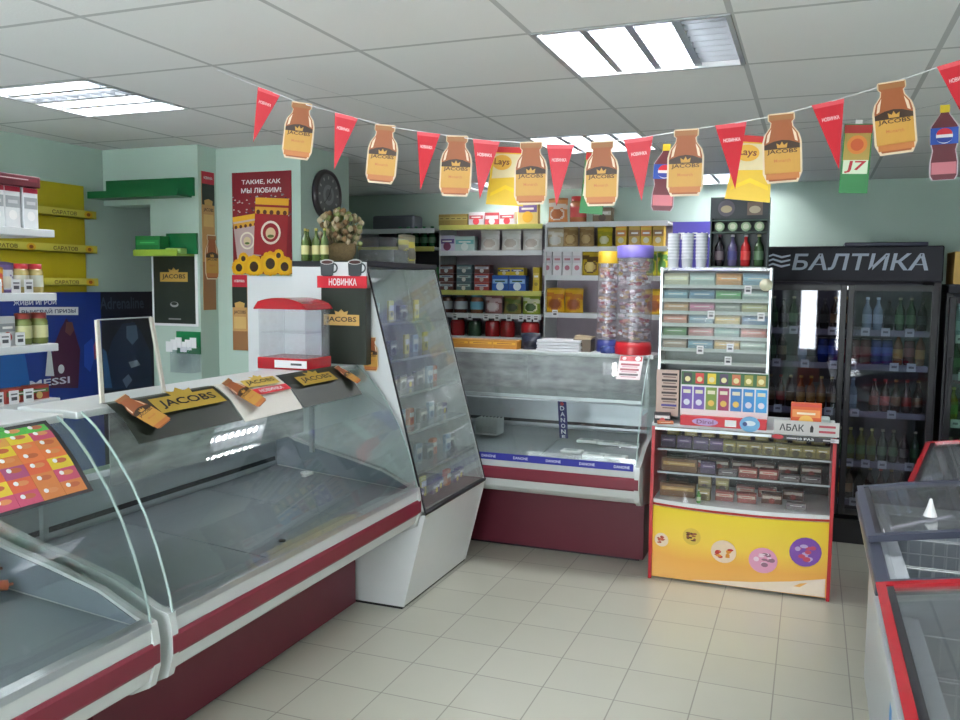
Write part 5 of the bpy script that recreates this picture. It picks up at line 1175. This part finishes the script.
b = MB().lathe([(.022, 0), (.012, .03), (.004, .06), (0, .062)], M_paper, Matrix.Translation(TB @ Vector((.2, .62, arcz(.2, 0, .838)+.028))), 8); single(b, 'paper_twist', 'white twist of paper lying on the grey framed lid', 'paper')

# ---------------------------------------------------------------- bunting
SY = 2.65
spx = [(217, 71), (262, 88), (300, 103), (345, 115), (390, 127), (430, 133), (480, 140), (530, 143), (560, 145), (600, 143), (640, 138), (690, 130), (730, 124), (780, 115), (825, 103), (870, 90), (915, 75), (960, 60), (1030, 33)]
sp_pts = [at(*p, Y=SY) for p in spx]; sp_pts[0].z = ZC-.002
sp_pts.append(Vector((sp_pts[-1].x+.2, SY, ZC-.002)))
single(MB().tube(sp_pts, .0016, mat('white_cord', (226, 226, 230), .6), 6), 'bunting_string', 'white string carrying the red pennants across the ceiling', 'string')
def zstr(x):
    for a, c in zip(sp_pts, sp_pts[1:]):
        if a.x <= x <= c.x: return a.z+(c.z-a.z)*(x-a.x)/(c.x-a.x)
    return sp_pts[0].z
def pennant(name):
    b = MB(); T = FS(0, 0, 0); b.prism([(-.045, 0), (.045, 0), (0, -.19)], -.0008, .0008, C(206, 36, 52), T)
    b.rect(T, 0, -.006, .086, .012, C(226, 90, 100), .0012)
    b.text(T, 'НОВИНКА', 0, -.047, .048, .011, C(245, 214, 216), .0015); b.text(T @ Matrix.Rotation(PI, 4, 'Y'), 'НОВИНКА', 0, -.047, .048, .011, C(245, 214, 216), .0015)
    return b.build(name, origin=(0, 0, 0))
def jcut(name):
    b = MB(); jar_art(b, FS(0, 0, 0), .108, .198); jb = FS(0, 0, 0) @ Matrix.Rotation(PI, 4, 'Y'); jar_art(b, jb @ Matrix.Translation((0, 0, .002)), .108, .198, False); return b.build(name, origin=(0, 0, 0))
PEN = K('pennant', '', 'pennant', pennant); JCU = K('jar_cutout', '', 'cardboard sign', jcut)
for k, (px, tilt, yaw) in enumerate([(270, .06, .2), (347, .03, .1), (429, .0, -.1), (487, .05, .2), (561, -.02, 0), (639, 0, 0), (731, .1*-1, .25), (827, -.1, .3), (951, -.15, .2)]):
    x = at(px, 120, Y=SY).x; sl = (zstr(x+.04)-zstr(x-.04))/.08
    PEN.place((x, SY-.003, zstr(x)), yaw, f'red triangular pennant, {ORD[k]} from left on the bunting string', 'red pennants on the bunting', tilt=(0, -math.atan(sl)*.9, 0))
for k, (px, tilt, yaw) in enumerate([(303, .12, .35), (386, .10, .2), (458, .04, .2), (532, 0, .1), (603, 0, 0), (687, 0, 0), (781, -.06, .1), (889, -.12, .1)]):
    x = at(px, 120, Y=SY).x
    JCU.place((x, SY-.005, zstr(x)+.004), yaw, f'hanging cardboard coffee jar, {ORD[k]} from left on the bunting string', 'coffee jar cut-outs on the bunting', tilt=(0, tilt, 0))
# the second row behind: snack bags, juice cartons, cola bottles
S2 = 2.85
it2 = [(509, 147), (598, 152), (667, 144), (757, 136), (859, 124), (945, 105)]
q2 = [at(x, y-2, Y=S2) for x, y in it2]; q2 = [Vector((q2[0].x-.9, S2, ZC-.002))]+q2+[Vector((q2[-1].x+.35, S2, ZC-.002))]
single(MB().tube(q2, .0008, M_clear, 5), 'thin_line', 'thin clear line carrying the snack and drink cut-outs', 'string')
def lays(name):
    b = MB(); T = FS(0, 0, 0); h, w_ = .20, .135
    b.prism([(-.4*w_, 0), (.4*w_, 0), (.44*w_, -.5*h), (.52*w_, -h), (-.5*w_, -h), (-.46*w_, -.5*h)], -.001, .001, C(226, 190, 50), T)
    b.rect(T, 0, -.01, .8*w_, .02, C(200, 50, 50), .0012); b.poly(T, [(-.36*w_, -.12*h), (.36*w_, -.12*h), (.4*w_, -.5*h), (-.4*w_, -.55*h)], C(224, 214, 170), .0014)
    b.disc(T, -.02, -.27*h, .036, C(226, 180, 70), .0018, .026); b.text(T, 'Lays', -.02, -.27*h, .056, .028, C(120, 70, 50), .0022); b.poly(T, [(-.4*w_, -.8*h), (0, -.65*h), (.42*w_, -.75*h), (.44*w_, -.82*h), (0, -.72*h), (-.4*w_, -.86*h)], C(240, 206, 30), .0016); return b.build(name, origin=(0, 0, 0))
def j7(name):
    b = MB(); T = FS(0, 0, 0); h, w_ = .205, .08
    b.bx(-w_/2, w_/2, -.001, .001, -h, 0, C(34, 120, 60)); b.rect(T, 0, -.075*h, w_*.96, .12*h, C(170, 40, 36), .0014); b.rect(T, 0, -.33*h, w_*.9, .4*h, C(176, 150, 70), .0014); b.disc(T, 0, -.3*h, .028, C(214, 130, 50), .002); b.disc(T, 0, -.3*h, .018, C(200, 90, 40), .0024)
    b.rect(T, 0, -.62*h, w_*.86, .2*h, C(206, 222, 196), .002); b.text(T, 'J7', 0, -.62*h, w_*.7, .036, C(180, 40, 50), .0026, shear=.15); b.rect(T, 0, .006, .02, .012, C(220, 220, 220), .0005); return b.build(name, origin=(0, 0, 0))
def cola(name):
    b = MB(); T = FS(0, 0, 0); h, w_ = .215, .074
    o = [(.16, 0), (.16, -.10), (.20, -.13), (.30, -.18), (.5, -.28), (.5, -.5), (.42, -.6), (.5, -.75), (.5, -.94), (.4, -1)]; o = [(a*w_, c*h) for a, c in o]; o += [(-a, c) for a, c in o[::-1]]
    b.prism(o, -.001, .0, C(226, 214, 220), T); b.poly(T, [(a*.92, c*.985-.002) for a, c in o][::-1], C(96, 34, 44), .001); b.rect(T, 0, -.05*h, .34*w_, .1*h, C(214, 190, 40), .0014)
    b.rect(T, 0, -.41*h, w_*.98, .22*h, C(36, 80, 176), .0016)
    b.disc(T, 0, -.41*h, .022, M_paper, .002); b.poly(T, [(.021*math.cos(a*PI/8), -.41*h+.004+.018*math.sin(a*PI/8)) for a in range(9)], C(200, 30, 44), .0024); b.poly(T, [(.021*math.cos(-a*PI/8), -.41*h-.005-.015*math.sin(a*PI/8)) for a in range(9)][::-1], C(30, 60, 150), .0024)
    b.rect(T, 0, -.84*h, w_*.86, .16*h, C(190, 110, 120), .0014); return b.build(name, origin=(0, 0, 0))
LY = K('snack_cutout', '', 'cardboard sign', lays); JS = K('juice_cutout', '', 'cardboard sign', j7); CO = K('cola_cutout', '', 'cardboard sign', cola)
lab2 = ['yellow snack bag cut-out hanging behind the fourth coffee jar', 'green juice carton cut-out mostly hidden behind a coffee jar', 'cola bottle cut-out half hidden beside a coffee jar',
        'yellow snack bag cut-out hanging above the drinks display', 'green juice carton cut-out hanging clear of the jars', 'cola bottle cut-out hanging next to the last red pennant']
for k, ((px, py), kd) in enumerate(zip(it2, (LY, JS, CO, LY, JS, CO))):
    p = at(px, py, Y=S2); kd.place((p.x, S2-.001, p.z), 0, lab2[k], 'snack and drink cut-outs', tilt=(0, (.08, .1, .05, .12, .04, -.03)[k], 0))
# remove any kinds that were declared but never placed: nothing is built until place()
